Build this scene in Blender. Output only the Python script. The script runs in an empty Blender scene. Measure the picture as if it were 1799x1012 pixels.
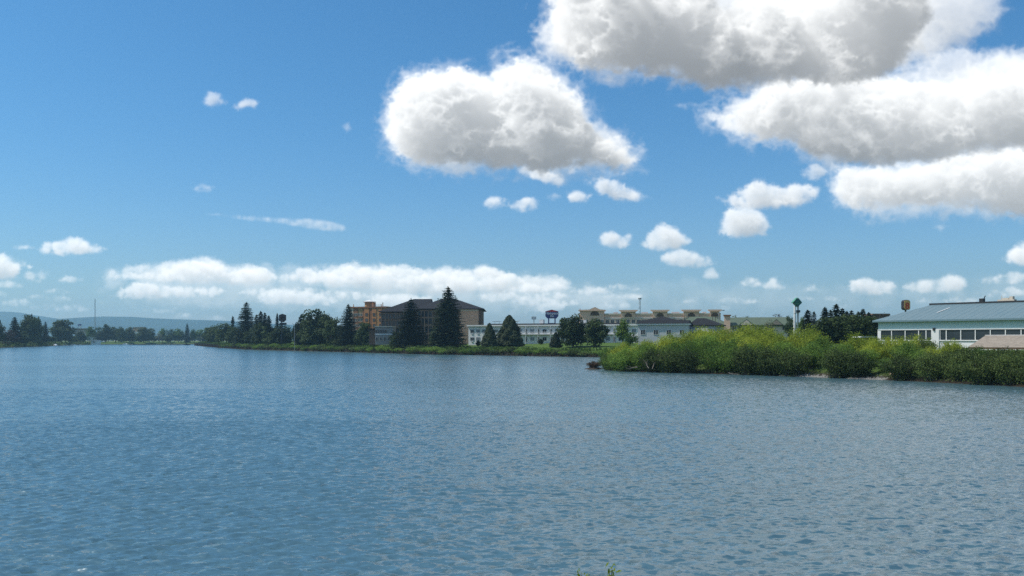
import bpy, math, random
import numpy as np
from mathutils import Vector, Matrix

scene = bpy.context.scene
COL = scene.collection
R = math.radians
F, CU, HV, CAMH = 1558.0, 899.5, 597.0, 5.5      # focal length / principal column / horizon row (photo pixels), eye height
SUN_AZ, SUN_EL = -93.0, 55.0                      # degrees, azimuth measured from +Y towards +X
SKY_STRENGTH = 0.10
HAZE = 9.5e-5
WATER_BASE = (.062, .125, .148, 1); WATER_ROUGH = .18; WATER_IOR = 2.2; WA = (.25, 1.15, .5)   # river body colour, sheen, ripple slopes

# ------------------------------------------------------------------ camera
cd = bpy.data.cameras.new('camera')
cam = bpy.data.objects.new('camera', cd); COL.objects.link(cam)
cam.location = (0, 0, CAMH); cam.rotation_euler = (R(90), 0, 0)
cd.sensor_width = 36.0; cd.lens = 36.0 * F / 1799.0
cd.shift_y = (HV - 506.0) / 1799.0
cd.clip_start = 0.2; cd.clip_end = 60000
scene.camera = cam
scene.view_settings.view_transform = 'Standard'
scene.view_settings.look = 'None'
scene.view_settings.gamma = 1.0
scene.view_settings.use_curve_mapping = False
scene.view_settings.exposure = 0.1
scene.cycles.max_bounces = 6
scene.cycles.diffuse_bounces = 2
scene.cycles.glossy_bounces = 3
scene.cycles.transmission_bounces = 2
scene.cycles.volume_bounces = 1
scene.cycles.caustics_reflective = False
scene.cycles.caustics_refractive = False
scene.cycles.use_denoising = False
scene.cycles.sample_clamp_indirect = 4.0
scene.cycles.sample_clamp_direct = 1.6
scene.cycles.use_adaptive_sampling = False

# ------------------------------------------------------------------ sun
SUN_DIR = Vector((math.cos(R(SUN_EL)) * math.sin(R(SUN_AZ)), math.cos(R(SUN_EL)) * math.cos(R(SUN_AZ)), math.sin(R(SUN_EL))))
sl = bpy.data.lights.new('sun', 'SUN'); sl.energy = 4.2; sl.angle = R(0.53); sl.color = (1.0, 0.95, 0.87)
so = bpy.data.objects.new('sun', sl); COL.objects.link(so)
so.rotation_euler = SUN_DIR.to_track_quat('Z', 'Y').to_euler(); so.location = (0, 0, 500)

# ------------------------------------------------------------------ sky: clouds grown as 3D density fields, lit from the sun
CW, CH = 5760, 1100                               # azimuth x sqrt(elevation) map of the whole upper sky
SKYMAP = np.zeros((CH, CW, 4), np.float32)        # premultiplied linear colour + cover
crng = np.random.default_rng(11)

_k = np.fft.fftfreq(128) * 128; _kz = np.fft.rfftfreq(128) * 128
_kk = np.sqrt(_k[:, None, None] ** 2 + _k[None, :, None] ** 2 + _kz[None, None, :] ** 2)
TILE = np.fft.irfftn(np.fft.rfftn(crng.normal(size=(128, 128, 128))) * np.exp(-((_kk - 16) / 5.0) ** 2), s=(128, 128, 128), axes=(0, 1, 2)).astype(np.float32)
TILE *= .45 / TILE.std()                          # isotropic band of noise, wavelength 8 cells
def lat(shape, cell):
    """smooth isotropic noise (about -1..1) on a grid, half wavelength `cell` (per axis)"""
    a = TILE; off = crng.uniform(0, 128, 3)
    for ax, (n, c) in enumerate(zip(shape, cell)):
        t = np.arange(n) * 4.0 / c + off[ax]
        i = np.floor(t).astype(int); f = (t - i).astype(np.float32)
        sh = [1, 1, 1]; sh[ax] = n; f = f.reshape(sh)
        a = np.take(a, i % 128, ax) * (1 - f) + np.take(a, (i + 1) % 128, ax) * f
    return a

def poly_dist(P, px, py):
    """signed distance (positive inside) of points to a polygon"""
    P = np.asarray(P, float); Q = np.roll(P, -1, 0)
    best = np.full(px.shape, 1e9); ins = np.zeros(px.shape, bool)
    for (x0, y0), (x1, y1) in zip(P, Q):
        dx, dy = x1 - x0, y1 - y0
        t = np.clip(((px - x0) * dx + (py - y0) * dy) / (dx * dx + dy * dy + 1e-9), 0, 1)
        best = np.minimum(best, np.hypot(px - x0 - t * dx, py - y0 - t * dy))
        c = ((y0 > py) != (y1 > py)) & (px < (x1 - x0) * (py - y0) / (y1 - y0 + 1e-12) + x0)
        ins ^= c
    return np.where(ins, best, -best)

L3 = (SUN_DIR.x, SUN_DIR.z, SUN_DIR.y)            # right, up, away

def grow_cloud(poly, s=2.0, sigma=0.05, rough=1.0, soft=5.0, depth=0.8, n=160, tint=1.0):
    """poly in photo pixels (u, v). returns (rgba premultiplied, u0, v0, s)"""
    P = np.asarray(poly, float)
    m = 22 * rough + 8
    u0, u1 = P[:, 0].min() - m, P[:, 0].max() + m
    v0, v1 = P[:, 1].min() - m, P[:, 1].max() + m
    W, H = int((u1 - u0) / s), int((v1 - v0) / s)
    gu, gv = np.meshgrid(np.linspace(u0, u1, 160), np.linspace(v0, v1, 100))
    sd = poly_dist(P, gu, gv)
    ids = np.argwhere(sd > 0.5); dm = sd.max()
    D = int(min(2.4 * dm * depth + 2 * m, 260) / s)
    fld = np.full((H, W, D), -40.0, np.float32)
    def ball(cx, cy, cz, r):
        e = r + 30
        a0, a1 = max(0, int((cx - e - u0) / s)), min(W, int((cx + e - u0) / s) + 2)
        b0, b1 = max(0, int((cy - e - v0) / s)), min(H, int((cy + e - v0) / s) + 2)
        z0, z1 = max(0, int((cz - e) / s + D / 2)), min(D, int((cz + e) / s + D / 2) + 2)
        if a1 <= a0 or b1 <= b0 or z1 <= z0: return
        x = (np.arange(a0, a1) * s + u0 - cx).astype(np.float32)[None, :, None]
        y = (np.arange(b0, b1) * s + v0 - cy).astype(np.float32)[:, None, None]
        z = ((np.arange(z0, z1) - D / 2) * s - cz).astype(np.float32)[None, None, :]
        d = r - np.sqrt(x * x + y * y + z * z)
        sl_ = fld[b0:b1, a0:a1, z0:z1]; np.maximum(sl_, d, out=sl_)
    for _ in range(n):
        k = ids[crng.integers(len(ids))]; dd = sd[k[0], k[1]]
        r = max(3.0, dd * crng.uniform(.78, 1.05) + 1.2)
        zlim = max(0.0, 1.1 * dm * depth - r * .6) * min(1, dd / (0.5 * dm) + .25)
        ball(gu[k[0], k[1]], gv[k[0], k[1]], crng.uniform(-1, 1) * zlim, r)
    shp = fld.shape
    q = max(dm, 10)
    amps = [(0.75 * q, .11 * q), (.36 * q, .13 * q), (.18 * q, .085 * q), (.09 * q, .062 * q), (.05 * q, .045 * q), (.028 * q, .03 * q)]
    for cell, amp in amps:
        c = cell / s
        if c < 1.3: continue
        nz = lat(shp, (c, c * 1.25, c))
        k_ = 1.15 if cell > .2 * q else 1.0 + 1.3 * np.exp(-(fld / (.16 * q)) ** 2)      # torn edges, calmer body
        fld += (np.abs(nz) * -1.6 + .55) * amp * rough * k_
    vary = lat(shp, (.7 * q / s + 2, .9 * q / s + 2, .7 * q / s + 2))
    den = np.clip(fld / (soft * np.exp(1.0 * vary + .25)), 0, 1); den = den * den * (3 - 2 * den) * sigma
    den *= np.exp(.65 * lat(shp, (.5 * q / s + 2, .9 * q / s + 2, .6 * q / s + 2)))
    # light: march towards the sun layer by layer from the top
    tau = np.zeros(shp, np.float32); cur = np.zeros(shp[1:], np.float32)
    ox, oz = L3[0] / L3[1], L3[2] / L3[1]; ds = s / L3[1]
    def shift(a, o, ax):
        k = int(math.floor(o)); f = o - k
        def sh(a, k):
            b = np.zeros_like(a); n_ = a.shape[ax]
            src = [slice(None)] * 2; dst = [slice(None)] * 2
            src[ax] = slice(max(0, k), min(n_, n_ + k)); dst[ax] = slice(max(0, -k), min(n_, n_ - k))
            b[tuple(dst)] = a[tuple(src)]; return b
        return sh(a, k) * (1 - f) + sh(a, k + 1) * f
    for j in range(shp[0]):
        cur = shift(shift(cur, ox, 0), oz, 1)
        if j % 5 == 0:                                # light spreads sideways as it scatters on the way down
            for ax in (0, 1): cur = .7 * cur + .15 * (np.roll(cur, 1, ax) + np.roll(cur, -1, ax))
        tau[j] = cur + den[j] * ds * .5
        cur = cur + den[j] * ds
    E = .56 * np.exp(-tau * .55) + .30 * np.exp(-.18 * tau) + .14 * np.exp(-.06 * tau)
    hgt = np.linspace(1, 0, shp[0], dtype=np.float32)[:, None, None]
    sunc = np.array([.93, .915, .88], np.float32); top = np.array([.36, .38, .405], np.float32); bot = np.array([.19, .197, .21], np.float32)
    T = np.ones(shp[:2], np.float32); rgb = np.zeros(shp[:2] + (3,), np.float32)
    for k in range(shp[2]):
        a = 1 - np.exp(-den[:, :, k] * s)
        w = T * a
        rgb += w[..., None] * (E[:, :, k, None] * sunc + (bot + (top - bot) * hgt[:, :, 0, None])) * tint
        T *= 1 - a
    return np.dstack([rgb, 1 - T]), u0, v0, s

def paint(cl, du=0.0, dv=0.0, scale=1.0, heading=0.0, fade=1.0, flip=False, warm=(1, 1, 1)):
    """lay a grown cloud on the sky map (tangent frame turned by `heading` degrees)"""
    img, u0, v0, s = cl
    if flip: img = img[:, ::-1]
    H, W = img.shape[:2]
    cu, cv = u0 + W * s / 2, v0 + H * s / 2
    uc, vc, hw, hh = cu + du, cv + dv, W * s * scale / 2, H * s * scale / 2
    cor = [(math.atan2(a - CU, F), math.atan2(HV - b, math.hypot(F, a - CU))) for a in (uc - hw, uc, uc + hw) for b in (vc - hh, vc, vc + hh)]
    az0, az1 = min(c[0] for c in cor), max(c[0] for c in cor); el0, el1 = max(0.0005, min(c[1] for c in cor)), max(c[1] for c in cor)
    if el1 <= el0: return
    hd = R(heading)
    i0, i1 = int(((az0 + hd) / (2 * math.pi) + .5) * CW), int(((az1 + hd) / (2 * math.pi) + .5) * CW) + 2
    j0, j1 = int(math.sqrt(el0 / (math.pi / 2)) * CH), min(CH, int(math.sqrt(el1 / (math.pi / 2)) * CH) + 2)
    ii = np.arange(i0, i1); jj = np.arange(j0, j1)
    az = ((ii + .5) / CW - .5) * 2 * math.pi - hd; el = ((jj + .5) / CH) ** 2 * math.pi / 2
    U = CU + F * np.tan(az)[None, :]; V = HV - np.tan(el)[:, None] * F / np.cos(az)[None, :]
    X = (U - (uc - hw)) / (s * scale) + 0 * V; Y = (V - (vc - hh)) / (s * scale)
    xi = np.clip(X, 0, W - 1.001); yi = np.clip(Y, 0, H - 1.001)
    x0, y0 = xi.astype(int), yi.astype(int); fx, fy = (xi - x0)[..., None], (yi - y0)[..., None]
    smp = (img[y0, x0] * (1 - fx) + img[y0, x0 + 1] * fx) * (1 - fy) + (img[y0 + 1, x0] * (1 - fx) + img[y0 + 1, x0 + 1] * fx) * fy
    smp *= ((X >= 0) & (X < W - 1) & (Y >= 0) & (Y < H - 1))[..., None] * fade
    smp[..., :3] *= np.array(warm)
    cols = ii % CW
    SKYMAP[j0:j1, cols] = smp + SKYMAP[j0:j1, cols] * (1 - smp[..., 3:4])

def blobpoly(u0, u1, v0, v1, k=14, seed=0):
    """rough flat-based cumulus outline inside a pixel box"""
    r_ = np.random.default_rng(seed); pts = []
    for i in range(k):
        t = i / (k - 1)
        hgt = (math.sin(math.pi * min(max(t, .04), .96)) ** .7) * r_.uniform(.55, 1.0)
        pts.append((u0 + (u1 - u0) * t, v1 - (v1 - v0) * (.25 + .75 * hgt)))
    for i in range(5):
        t = 1 - (i + .5) / 5
        pts.append((u0 + (u1 - u0) * t, v1 - (v1 - v0) * r_.uniform(0, .12)))
    return pts

FAR = (1.18, 1.15, 1.12)
paint(grow_cloud([(140,480),(300,462),(560,468),(800,470),(1000,488),(1120,515),(1110,552),(700,556),(420,545),(190,535)], s=2.0, sigma=.010, soft=10, rough=1.2, depth=.5, n=300), fade=.75, warm=FAR)
paint(grow_cloud([(1000,505),(1200,490),(1500,500),(1800,480),(1900,500),(1900,548),(1400,552),(1050,550)], s=2.0, sigma=.005, soft=10, rough=1.3, depth=.5, n=300), fade=.6, warm=FAR)
for i in range(34):
    u_, v_, w_ = crng.uniform(-60, 1860), crng.uniform(498, 550), crng.uniform(13, 40)
    paint(grow_cloud(blobpoly(u_ - w_, u_ + w_, v_ - w_ * crng.uniform(.25, .5), v_, k=8, seed=200 + i), s=1.4, sigma=.07, soft=4, rough=1.0, n=45), fade=crng.uniform(.45, .85), warm=FAR)
for b in [(300, 345, 548, 560), (345, 400, 553, 562), (540, 590, 553, 562), (1085, 1110, 526, 544), (1050, 1085, 528, 545), (1300, 1340, 521, 535), (1200, 1225, 524, 532), (1690, 1740, 520, 534), (1600, 1660, 523, 533), (0, 60, 523, 533), (170, 182, 528, 534)]:
    paint(grow_cloud(blobpoly(*b, seed=int(b[0])), s=1.5, sigma=.07, soft=4, rough=.8, n=50), fade=.8, warm=FAR)
low = [
 [(610,548),(640,538),(690,536),(740,540),(800,536),(850,540),(880,548),(800,552),(690,552)],
 [(400,512),(440,506),(500,503),(560,508),(620,512),(680,516),(760,518),(820,522),(760,530),(640,528),(520,524),(440,520)],
 [(880,530),(920,522),(980,526),(1040,528),(1010,538),(940,540)],
 [(190,518),(215,505),(240,495),(275,500),(310,502),(345,505),(380,503),(402,512),(380,522),(330,522),(270,526),(215,525)],
 [(640,535),(660,520),(700,515),(740,518),(770,528),(740,540),(690,542)],
 [(830,520),(880,512),(935,516),(990,510),(1003,522),(960,530),(900,527),(860,532)],
 [(440,525),(465,510),(490,507),(530,512),(560,515),(605,526),(580,538),(520,536),(470,535)],
 [(1008,512),(1030,503),(1055,505),(1080,510),(1070,517),(1030,519)],
 [(1088,522),(1105,515),(1130,519),(1125,526),(1100,527)],
 [(930,545),(965,530),(1000,532),(990,545),(950,550)],
]
for p in low: paint(grow_cloud(p, s=1.3, sigma=.075, soft=4, rough=.95, n=140), fade=.92, warm=FAR)
band = [
 [(172,480),(225,467),(290,461),(325,455),(352,450),(378,453),(400,465),(440,464),(462,470),(490,488),(480,503),(440,506),(400,500),(330,501),(250,492),(200,489)],
 [(495,486),(515,470),(560,466),(600,466),(625,459),(660,468),(690,462),(720,468),(745,474),(785,468),(812,473),(850,464),(880,474),(905,486),(935,483),(960,480),(985,488),(1005,496),(1000,510),(930,517),(850,515),(760,520),(680,515),(600,506),(540,500)],
]
for p in band:                                      # each band is a rank of separate cumulus heads, the far ones painted first
    P = np.array(p, float); paint(grow_cloud(p, s=1.5, sigma=.05, soft=6, rough=1.0, n=240), fade=.75, warm=FAR)
    us = np.linspace(P[:, 0].min() + 45, P[:, 0].max() - 45, max(5, int(np.ptp(P[:, 0]) / 42))); crng.shuffle(us)
    for i, u in enumerate(us):
        vs = np.linspace(440, 530, 181); ins = vs[poly_dist(P, np.full(181, u), vs) > 0]
        if len(ins) < 8: continue
        w_ = crng.uniform(34, 62); t_ = ins[0] + (0 if i % 3 else crng.uniform(4, 12)); b_ = min(ins[-1], t_ + crng.uniform(22, 34))
        paint(grow_cloud(blobpoly(u - w_, u + w_, t_ - 1, b_, k=9, seed=int(u)), s=1.3, sigma=.075, soft=4, rough=.9, n=70), fade=.86, warm=FAR)
small = {
 'a': [(62,440),(78,425),(100,424),(122,415),(145,417),(170,430),(197,438),(170,446),(110,450),(75,447)],
 'b': [(-60,470),(-30,445),(0,445),(30,455),(60,470),(90,482),(70,494),(20,490),(-50,492)],
 'c': blobpoly(-40, 50, 488, 508, seed=4), 'd': blobpoly(76, 127, 515, 531, seed=5), 'e': blobpoly(98, 152, 482, 497, seed=6), 'f': blobpoly(22, 62, 426, 439, seed=7),
 'g': blobpoly(1300, 1342, 480, 505, seed=8), 'h': blobpoly(1338, 1388, 484, 511, seed=9),
 'i': [(1484,508),(1495,492),(1520,486),(1545,495),(1562,487),(1576,505),(1560,518),(1510,520)],
 'j': [(1583,508),(1600,492),(1640,490),(1672,478),(1695,488),(1708,505),(1680,515),(1620,516)],
 'k': blobpoly(1712, 1850, 474, 500, seed=10), 'l': [(1757,458),(1775,435),(1800,420),(1860,430),(1870,462),(1800,468)], 'm': blobpoly(1410, 1441, 498, 514, seed=12), 'n': blobpoly(1715, 1870, 500, 525, seed=13),
 'o': [(1046,426),(1060,408),(1078,404),(1092,416),(1105,409),(1115,420),(1108,434),(1075,437)],
 'p': [(1123,432),(1140,410),(1165,390),(1190,400),(1219,422),(1200,437),(1160,441)],
 'q': [(1156,457),(1172,440),(1205,437),(1242,448),(1263,462),(1230,472),(1180,469)], 'r': blobpoly(1232, 1266, 465, 493, seed=14),
 's': [(843,364),(858,344),(880,344),(898,355),(915,349),(935,344),(954,360),(935,372),(905,372),(888,363),(863,370)],
 't': [(1262,402),(1272,375),(1300,361),(1332,368),(1356,392),(1345,413),(1300,419),(1270,414)],
 'u': [(1258,345),(1295,337),(1333,312),(1370,328),(1408,321),(1441,331),(1436,350),(1400,364),(1340,369),(1278,364)],
}
for k, p in small.items():
    paint(grow_cloud(p, s=1.5, sigma=.060, soft=6, rough=.95, n=110), fade=.93, warm=FAR if k in 'abcdefghijklmn' else (1, 1, 1))
# thin torn scraps and a streak of ice cloud
for p, fd in [([(922,300),(950,293),(975,300),(1000,318),(985,330),(955,322),(930,312)], .75), ([(985,292),(1020,290),(1030,302),(1000,308)], .45), ([(992,340),(1010,332),(1040,342),(1030,356),(1002,356)], .8),
              ([(1025,315),(1060,310),(1095,322),(1138,342),(1120,356),(1075,352),(1045,335)], .7), ([(352,182),(365,160),(385,165),(402,178),(375,190)], .5), ([(402,188),(430,172),(460,177),(450,190),(420,194)], .6),
              ([(332,330),(355,323),(380,329),(370,337),(345,337)], .5), ([(905,300),(925,288),(960,296),(985,310),(960,318),(925,312)], .6), ([(1040,300),(1075,296),(1100,305),(1070,314)], .45), ([(1085,345),(1120,338),(1150,347),(1120,356)], .5), ([(955,345),(975,338),(990,346),(972,352)], .4), ([(1180,185),(1210,178),(1228,185),(1205,194)], .3), ([(1405,300),(1430,286),(1455,298),(1440,318),(1415,316)], .55), ([(600,222),(612,215),(620,225),(608,234)], .35),
              ([(1635,400),(1650,392),(1668,398),(1655,408)], .4)]:
    paint(grow_cloud(p, s=1.2, sigma=.085, soft=7, rough=1.25, n=90), fade=min(1, fd * 1.15))
def streak(p, fade): paint(grow_cloud(p, s=1.5, sigma=.045, soft=6, rough=.35, n=520, depth=.8), fade=fade)
streak([(340,374),(440,378),(500,383),(560,384),(604,394),(616,409),(560,405),(500,395),(430,387)], .75)
C_MAIN = grow_cloud([(686,215),(698,180),(720,146),(735,136),(765,132),(800,130),(832,134),(858,147),(870,153),(873,124),(890,116),(918,109),(950,119),(966,138),(985,162),(1010,178),(1026,213),(1048,240),(1085,252),(1112,275),(1104,293),(1075,293),(1040,278),(1000,285),(955,292),(915,284),(880,290),(850,278),(790,275),(730,279),(702,262),(688,243)], s=2, sigma=.075, soft=7, rough=1.0, depth=.85, n=420)
C_TOP = grow_cloud([(970,45),(982,5),(995,-60),(1120,-110),(1235,-70),(1252,14),(1285,24),(1310,8),(1350,2),(1400,10),(1430,-10),(1500,-90),(1600,-90),(1640,-40),(1625,20),(1610,60),(1575,100),(1545,126),(1500,135),(1420,131),(1340,137),(1250,141),(1180,122),(1110,120),(1080,116),(1040,112),(990,98),(976,80)], s=2.2, sigma=.06, soft=8, rough=.85, depth=.7, n=520)
C_MID = grow_cloud([(1246,205),(1290,186),(1330,166),(1345,150),(1400,146),(1450,134),(1520,134),(1560,146),(1610,156),(1660,150),(1720,140),(1770,128),(1799,110),(1900,90),(1960,160),(1950,240),(1860,250),(1750,262),(1640,276),(1560,282),(1470,281),(1420,276),(1402,246),(1380,236),(1330,238),(1300,236),(1262,226)], s=2.2, sigma=.06, soft=8, rough=.85, depth=.7, n=520)
C_LOW = grow_cloud([(1464,333),(1472,306),(1530,296),(1600,290),(1700,277),(1799,258),(1950,240),(1990,360),(1860,385),(1799,375),(1740,367),(1650,352),(1560,362),(1500,368),(1474,352)], s=2.2, sigma=.06, soft=8, rough=.8, depth=.7, n=400)
VEIL = [grow_cloud([(1560,-80),(1740,-70),(1765,0),(1745,45),(1700,72),(1640,105),(1580,120),(1550,60)], s=2.2, sigma=.012, soft=12, rough=1.3, depth=.7, n=260),
        grow_cloud([(1590,150),(1610,110),(1650,92),(1690,78),(1740,92),(1799,85),(1880,70),(1900,140),(1800,165),(1680,170)], s=2.2, sigma=.018, soft=12, rough=1.3, depth=.7, n=260)]
VEIL += [grow_cloud(p_, s=2.4, sigma=.014, soft=12, rough=1.6, depth=.6, n=300) for p_ in ([(676,215),(690,170),(730,128),(830,128),(868,145),(885,104),(960,108),(1000,160),(1050,225),(1118,262),(1118,300),(1040,300),(930,300),(760,288),(690,268)],
    [(1236,205),(1300,176),(1380,140),(1520,126),(1680,130),(1800,90),(1960,150),(1950,250),(1640,288),(1440,290),(1390,246),(1300,248)], [(962,45),(985,-40),(1240,-60),(1420,-20),(1650,-60),(1640,60),(1560,132),(1340,147),(1180,132),(1040,122),(965,90)], [(1452,335),(1470,296),(1600,282),(1800,250),(1950,240),(1980,380),(1740,376),(1500,376)])]
for c_ in VEIL: paint(c_, fade=.9)
paint(C_LOW); paint(C_MID); paint(C_TOP); paint(C_MAIN)
# the same fair-weather cover goes on overhead and round the rest of the sky
paint(C_MID, du=60, dv=-520, scale=1.5); paint(C_TOP, du=520, dv=-420, scale=1.5, flip=True); paint(C_LOW, du=-600, dv=-560, scale=1.4); paint(C_MAIN, du=250, dv=-620, scale=1.6, flip=True); paint(C_LOW, du=-250, dv=-900, scale=2.0, flip=True)  # unseen overhead copies, some added to grey the water's reflections
paint(C_MAIN, du=750, dv=-1150, scale=2.2); paint(C_MID, du=700, dv=-40, scale=1.2, flip=True); paint(C_LOW, du=620, dv=-20, scale=1.2)
for hd in (75, 135, 195, 250, 300):
    paint(C_LOW, du=-900 + hd, dv=60, scale=1.0, heading=hd, flip=True); paint(C_MID, du=-700, dv=-150, scale=1.3, heading=hd); paint(C_MAIN, du=120, dv=-40 - hd, scale=1.4, heading=hd, flip=hd % 2 == 0)
    paint(C_TOP, du=-200, dv=-520, scale=1.7, heading=hd)

skyimg = bpy.data.images.new('cloud_field', CW, CH, alpha=True, float_buffer=True)
skyimg.colorspace_settings.name = 'Non-Color'
skyimg.pixels.foreach_set(SKYMAP.ravel()); skyimg.update()
del SKYMAP

world = bpy.data.worlds.new('World'); scene.world = world; world.use_nodes = True
world.cycles.sampling_method = 'MANUAL'; world.cycles.sample_map_resolution = 1024
nt = world.node_tree; nt.nodes.clear()
def N(nt, t, **k):
    n = nt.nodes.new(t)
    for a, b in k.items(): setattr(n, a, b)
    return n
out = N(nt, 'ShaderNodeOutputWorld'); bg = N(nt, 'ShaderNodeBackground'); bg.inputs['Strength'].default_value = SKY_STRENGTH
sky = N(nt, 'ShaderNodeTexSky', sky_type='NISHITA', sun_disc=False)
sky.sun_elevation = R(SUN_EL); sky.sun_rotation = R(SUN_AZ); sky.altitude = 0
sky.air_density = 1.0; sky.dust_density = 1.3; sky.ozone_density = 6.0
hs = N(nt, 'ShaderNodeVectorMath', operation='MULTIPLY'); hs.inputs[1].default_value = (0.485, 1.02, 1.24)   # tints the clear sky bluer all over
nt.links.new(sky.outputs[0], hs.inputs[0])
tc = N(nt, 'ShaderNodeTexCoord'); sx = N(nt, 'ShaderNodeSeparateXYZ'); nt.links.new(tc.outputs['Generated'], sx.inputs[0])
def M(nt, op, a, b=None):
    n = N(nt, 'ShaderNodeMath', operation=op)
    for i, q in enumerate((a, b)):
        if q is None: continue
        if isinstance(q, (int, float)): n.inputs[i].default_value = q
        else: nt.links.new(q, n.inputs[i])
    return n.outputs[0]
uu = M(nt, 'ADD', M(nt, 'DIVIDE', M(nt, 'ARCTAN2', sx.outputs[0], sx.outputs[1]), 2 * math.pi), 0.5)
vv = M(nt, 'SQRT', M(nt, 'MAXIMUM', M(nt, 'DIVIDE', M(nt, 'ARCSINE', sx.outputs[2]), math.pi / 2), 0.0))
cx = N(nt, 'ShaderNodeCombineXYZ'); nt.links.new(uu, cx.inputs[0]); nt.links.new(vv, cx.inputs[1])
ti = N(nt, 'ShaderNodeTexImage', image=skyimg, interpolation='Linear', extension='EXTEND'); nt.links.new(cx.outputs[0], ti.inputs[0])
# pale haze painted into the sky colour, fading upwards from the horizon
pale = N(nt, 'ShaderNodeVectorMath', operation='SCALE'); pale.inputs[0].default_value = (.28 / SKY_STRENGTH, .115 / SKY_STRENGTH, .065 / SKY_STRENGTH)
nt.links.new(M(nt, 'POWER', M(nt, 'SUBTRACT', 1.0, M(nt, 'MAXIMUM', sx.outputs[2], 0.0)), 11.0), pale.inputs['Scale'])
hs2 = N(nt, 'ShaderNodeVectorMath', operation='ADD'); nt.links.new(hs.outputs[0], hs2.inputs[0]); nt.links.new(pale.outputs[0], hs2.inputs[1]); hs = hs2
# cover the blue, then add the cloud's own light (stored premultiplied)
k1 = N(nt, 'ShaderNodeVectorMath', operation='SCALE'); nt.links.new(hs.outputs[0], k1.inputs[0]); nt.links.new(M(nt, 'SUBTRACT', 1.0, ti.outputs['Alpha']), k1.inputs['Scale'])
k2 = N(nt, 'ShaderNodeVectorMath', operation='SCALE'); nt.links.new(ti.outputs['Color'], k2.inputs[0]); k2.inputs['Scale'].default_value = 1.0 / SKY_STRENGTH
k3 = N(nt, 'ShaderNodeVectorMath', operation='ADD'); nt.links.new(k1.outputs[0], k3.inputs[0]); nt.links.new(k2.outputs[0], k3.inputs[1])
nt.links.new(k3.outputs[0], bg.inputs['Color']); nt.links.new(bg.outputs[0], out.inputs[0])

# ================================================================== helpers
rng = np.random.default_rng(5); random.seed(5)
def mat(name, col, rough=.8, var=.0, scale=4.0, bump=0.0, bscale=20.0, metal=0.0, spec=.3, island=0.0, trans=0.0, col2=None, stretch=(1, 1, 1)):
    """principled material with procedural colour variation, optional per-piece variation, relief and light through leaves"""
    m = bpy.data.materials.new(name); m.use_nodes = True; t = m.node_tree
    p = t.nodes['Principled BSDF']; p.inputs['Roughness'].default_value = rough; p.inputs['Metallic'].default_value = metal
    p.inputs['Specular IOR Level'].default_value = spec
    c2 = col2 if col2 else tuple(c * .55 for c in col)
    geo = N(t, 'ShaderNodeNewGeometry'); tco = N(t, 'ShaderNodeTexCoord')
    mp = N(t, 'ShaderNodeMapping'); mp.inputs['Scale'].default_value = stretch; t.links.new(tco.outputs['Object'], mp.inputs[0])
    nz = N(t, 'ShaderNodeTexNoise'); nz.inputs['Scale'].default_value = scale; nz.inputs['Detail'].default_value = 4; t.links.new(mp.outputs[0], nz.inputs[0])
    mr = N(t, 'ShaderNodeMapRange'); mr.inputs[1].default_value = .3; mr.inputs[2].default_value = .7; t.links.new(nz.outputs[0], mr.inputs[0])
    f = M(t, 'MULTIPLY', mr.outputs[0], var)
    if island and trans: oi = N(t, 'ShaderNodeObjectInfo'); f = M(t, 'ADD', f, M(t, 'MULTIPLY', M(t, 'SUBTRACT', oi.outputs['Random'], .5), .9))
    if island: f = M(t, 'ADD', f, M(t, 'MULTIPLY', geo.outputs['Random Per Island'], island))
    mx = N(t, 'ShaderNodeMix', data_type='RGBA'); mx.inputs[6].default_value = (*col, 1); mx.inputs[7].default_value = (*c2, 1); t.links.new(f, mx.inputs[0])
    t.links.new(mx.outputs[2], p.inputs['Base Color'])
    if bump:
        n2 = N(t, 'ShaderNodeTexNoise'); n2.inputs['Scale'].default_value = bscale; n2.inputs['Detail'].default_value = 3; t.links.new(mp.outputs[0], n2.inputs[0])
        bp = N(t, 'ShaderNodeBump'); bp.inputs['Strength'].default_value = bump; bp.inputs['Distance'].default_value = .05; t.links.new(n2.outputs[0], bp.inputs['Height']); t.links.new(bp.outputs[0], p.inputs['Normal'])
    if trans:
        o = t.nodes['Material Output']; tr = N(t, 'ShaderNodeBsdfTranslucent'); ms = N(t, 'ShaderNodeMixShader'); ms.inputs[0].default_value = trans
        t.links.new(mx.outputs[2], tr.inputs[0]); t.links.new(p.outputs[0], ms.inputs[1]); t.links.new(tr.outputs[0], ms.inputs[2]); t.links.new(ms.outputs[0], o.inputs[0])
    return m

def raw_mesh(name, V, faces, material=None, smooth=False):
    """mesh from a vertex array and a list / array of faces"""
    me = bpy.data.meshes.new(name)
    V = np.asarray(V, np.float32)
    if isinstance(faces, np.ndarray):
        n, k = faces.shape
        me.vertices.add(len(V)); me.vertices.foreach_set('co', V.ravel())
        me.loops.add(n * k); me.loops.foreach_set('vertex_index', faces.astype(np.int32).ravel())
        me.polygons.add(n); me.polygons.foreach_set('loop_start', np.arange(0, n * k, k, dtype=np.int32)); me.polygons.foreach_set('loop_total', np.full(n, k, np.int32))
        me.update(calc_edges=True)
    else:
        me.from_pydata([tuple(map(float, v)) for v in V], [], faces); me.update()
    if material: me.materials.append(material)
    if smooth: me.polygons.foreach_set('use_smooth', [True] * len(me.polygons))
    me.validate()
    return me

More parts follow.
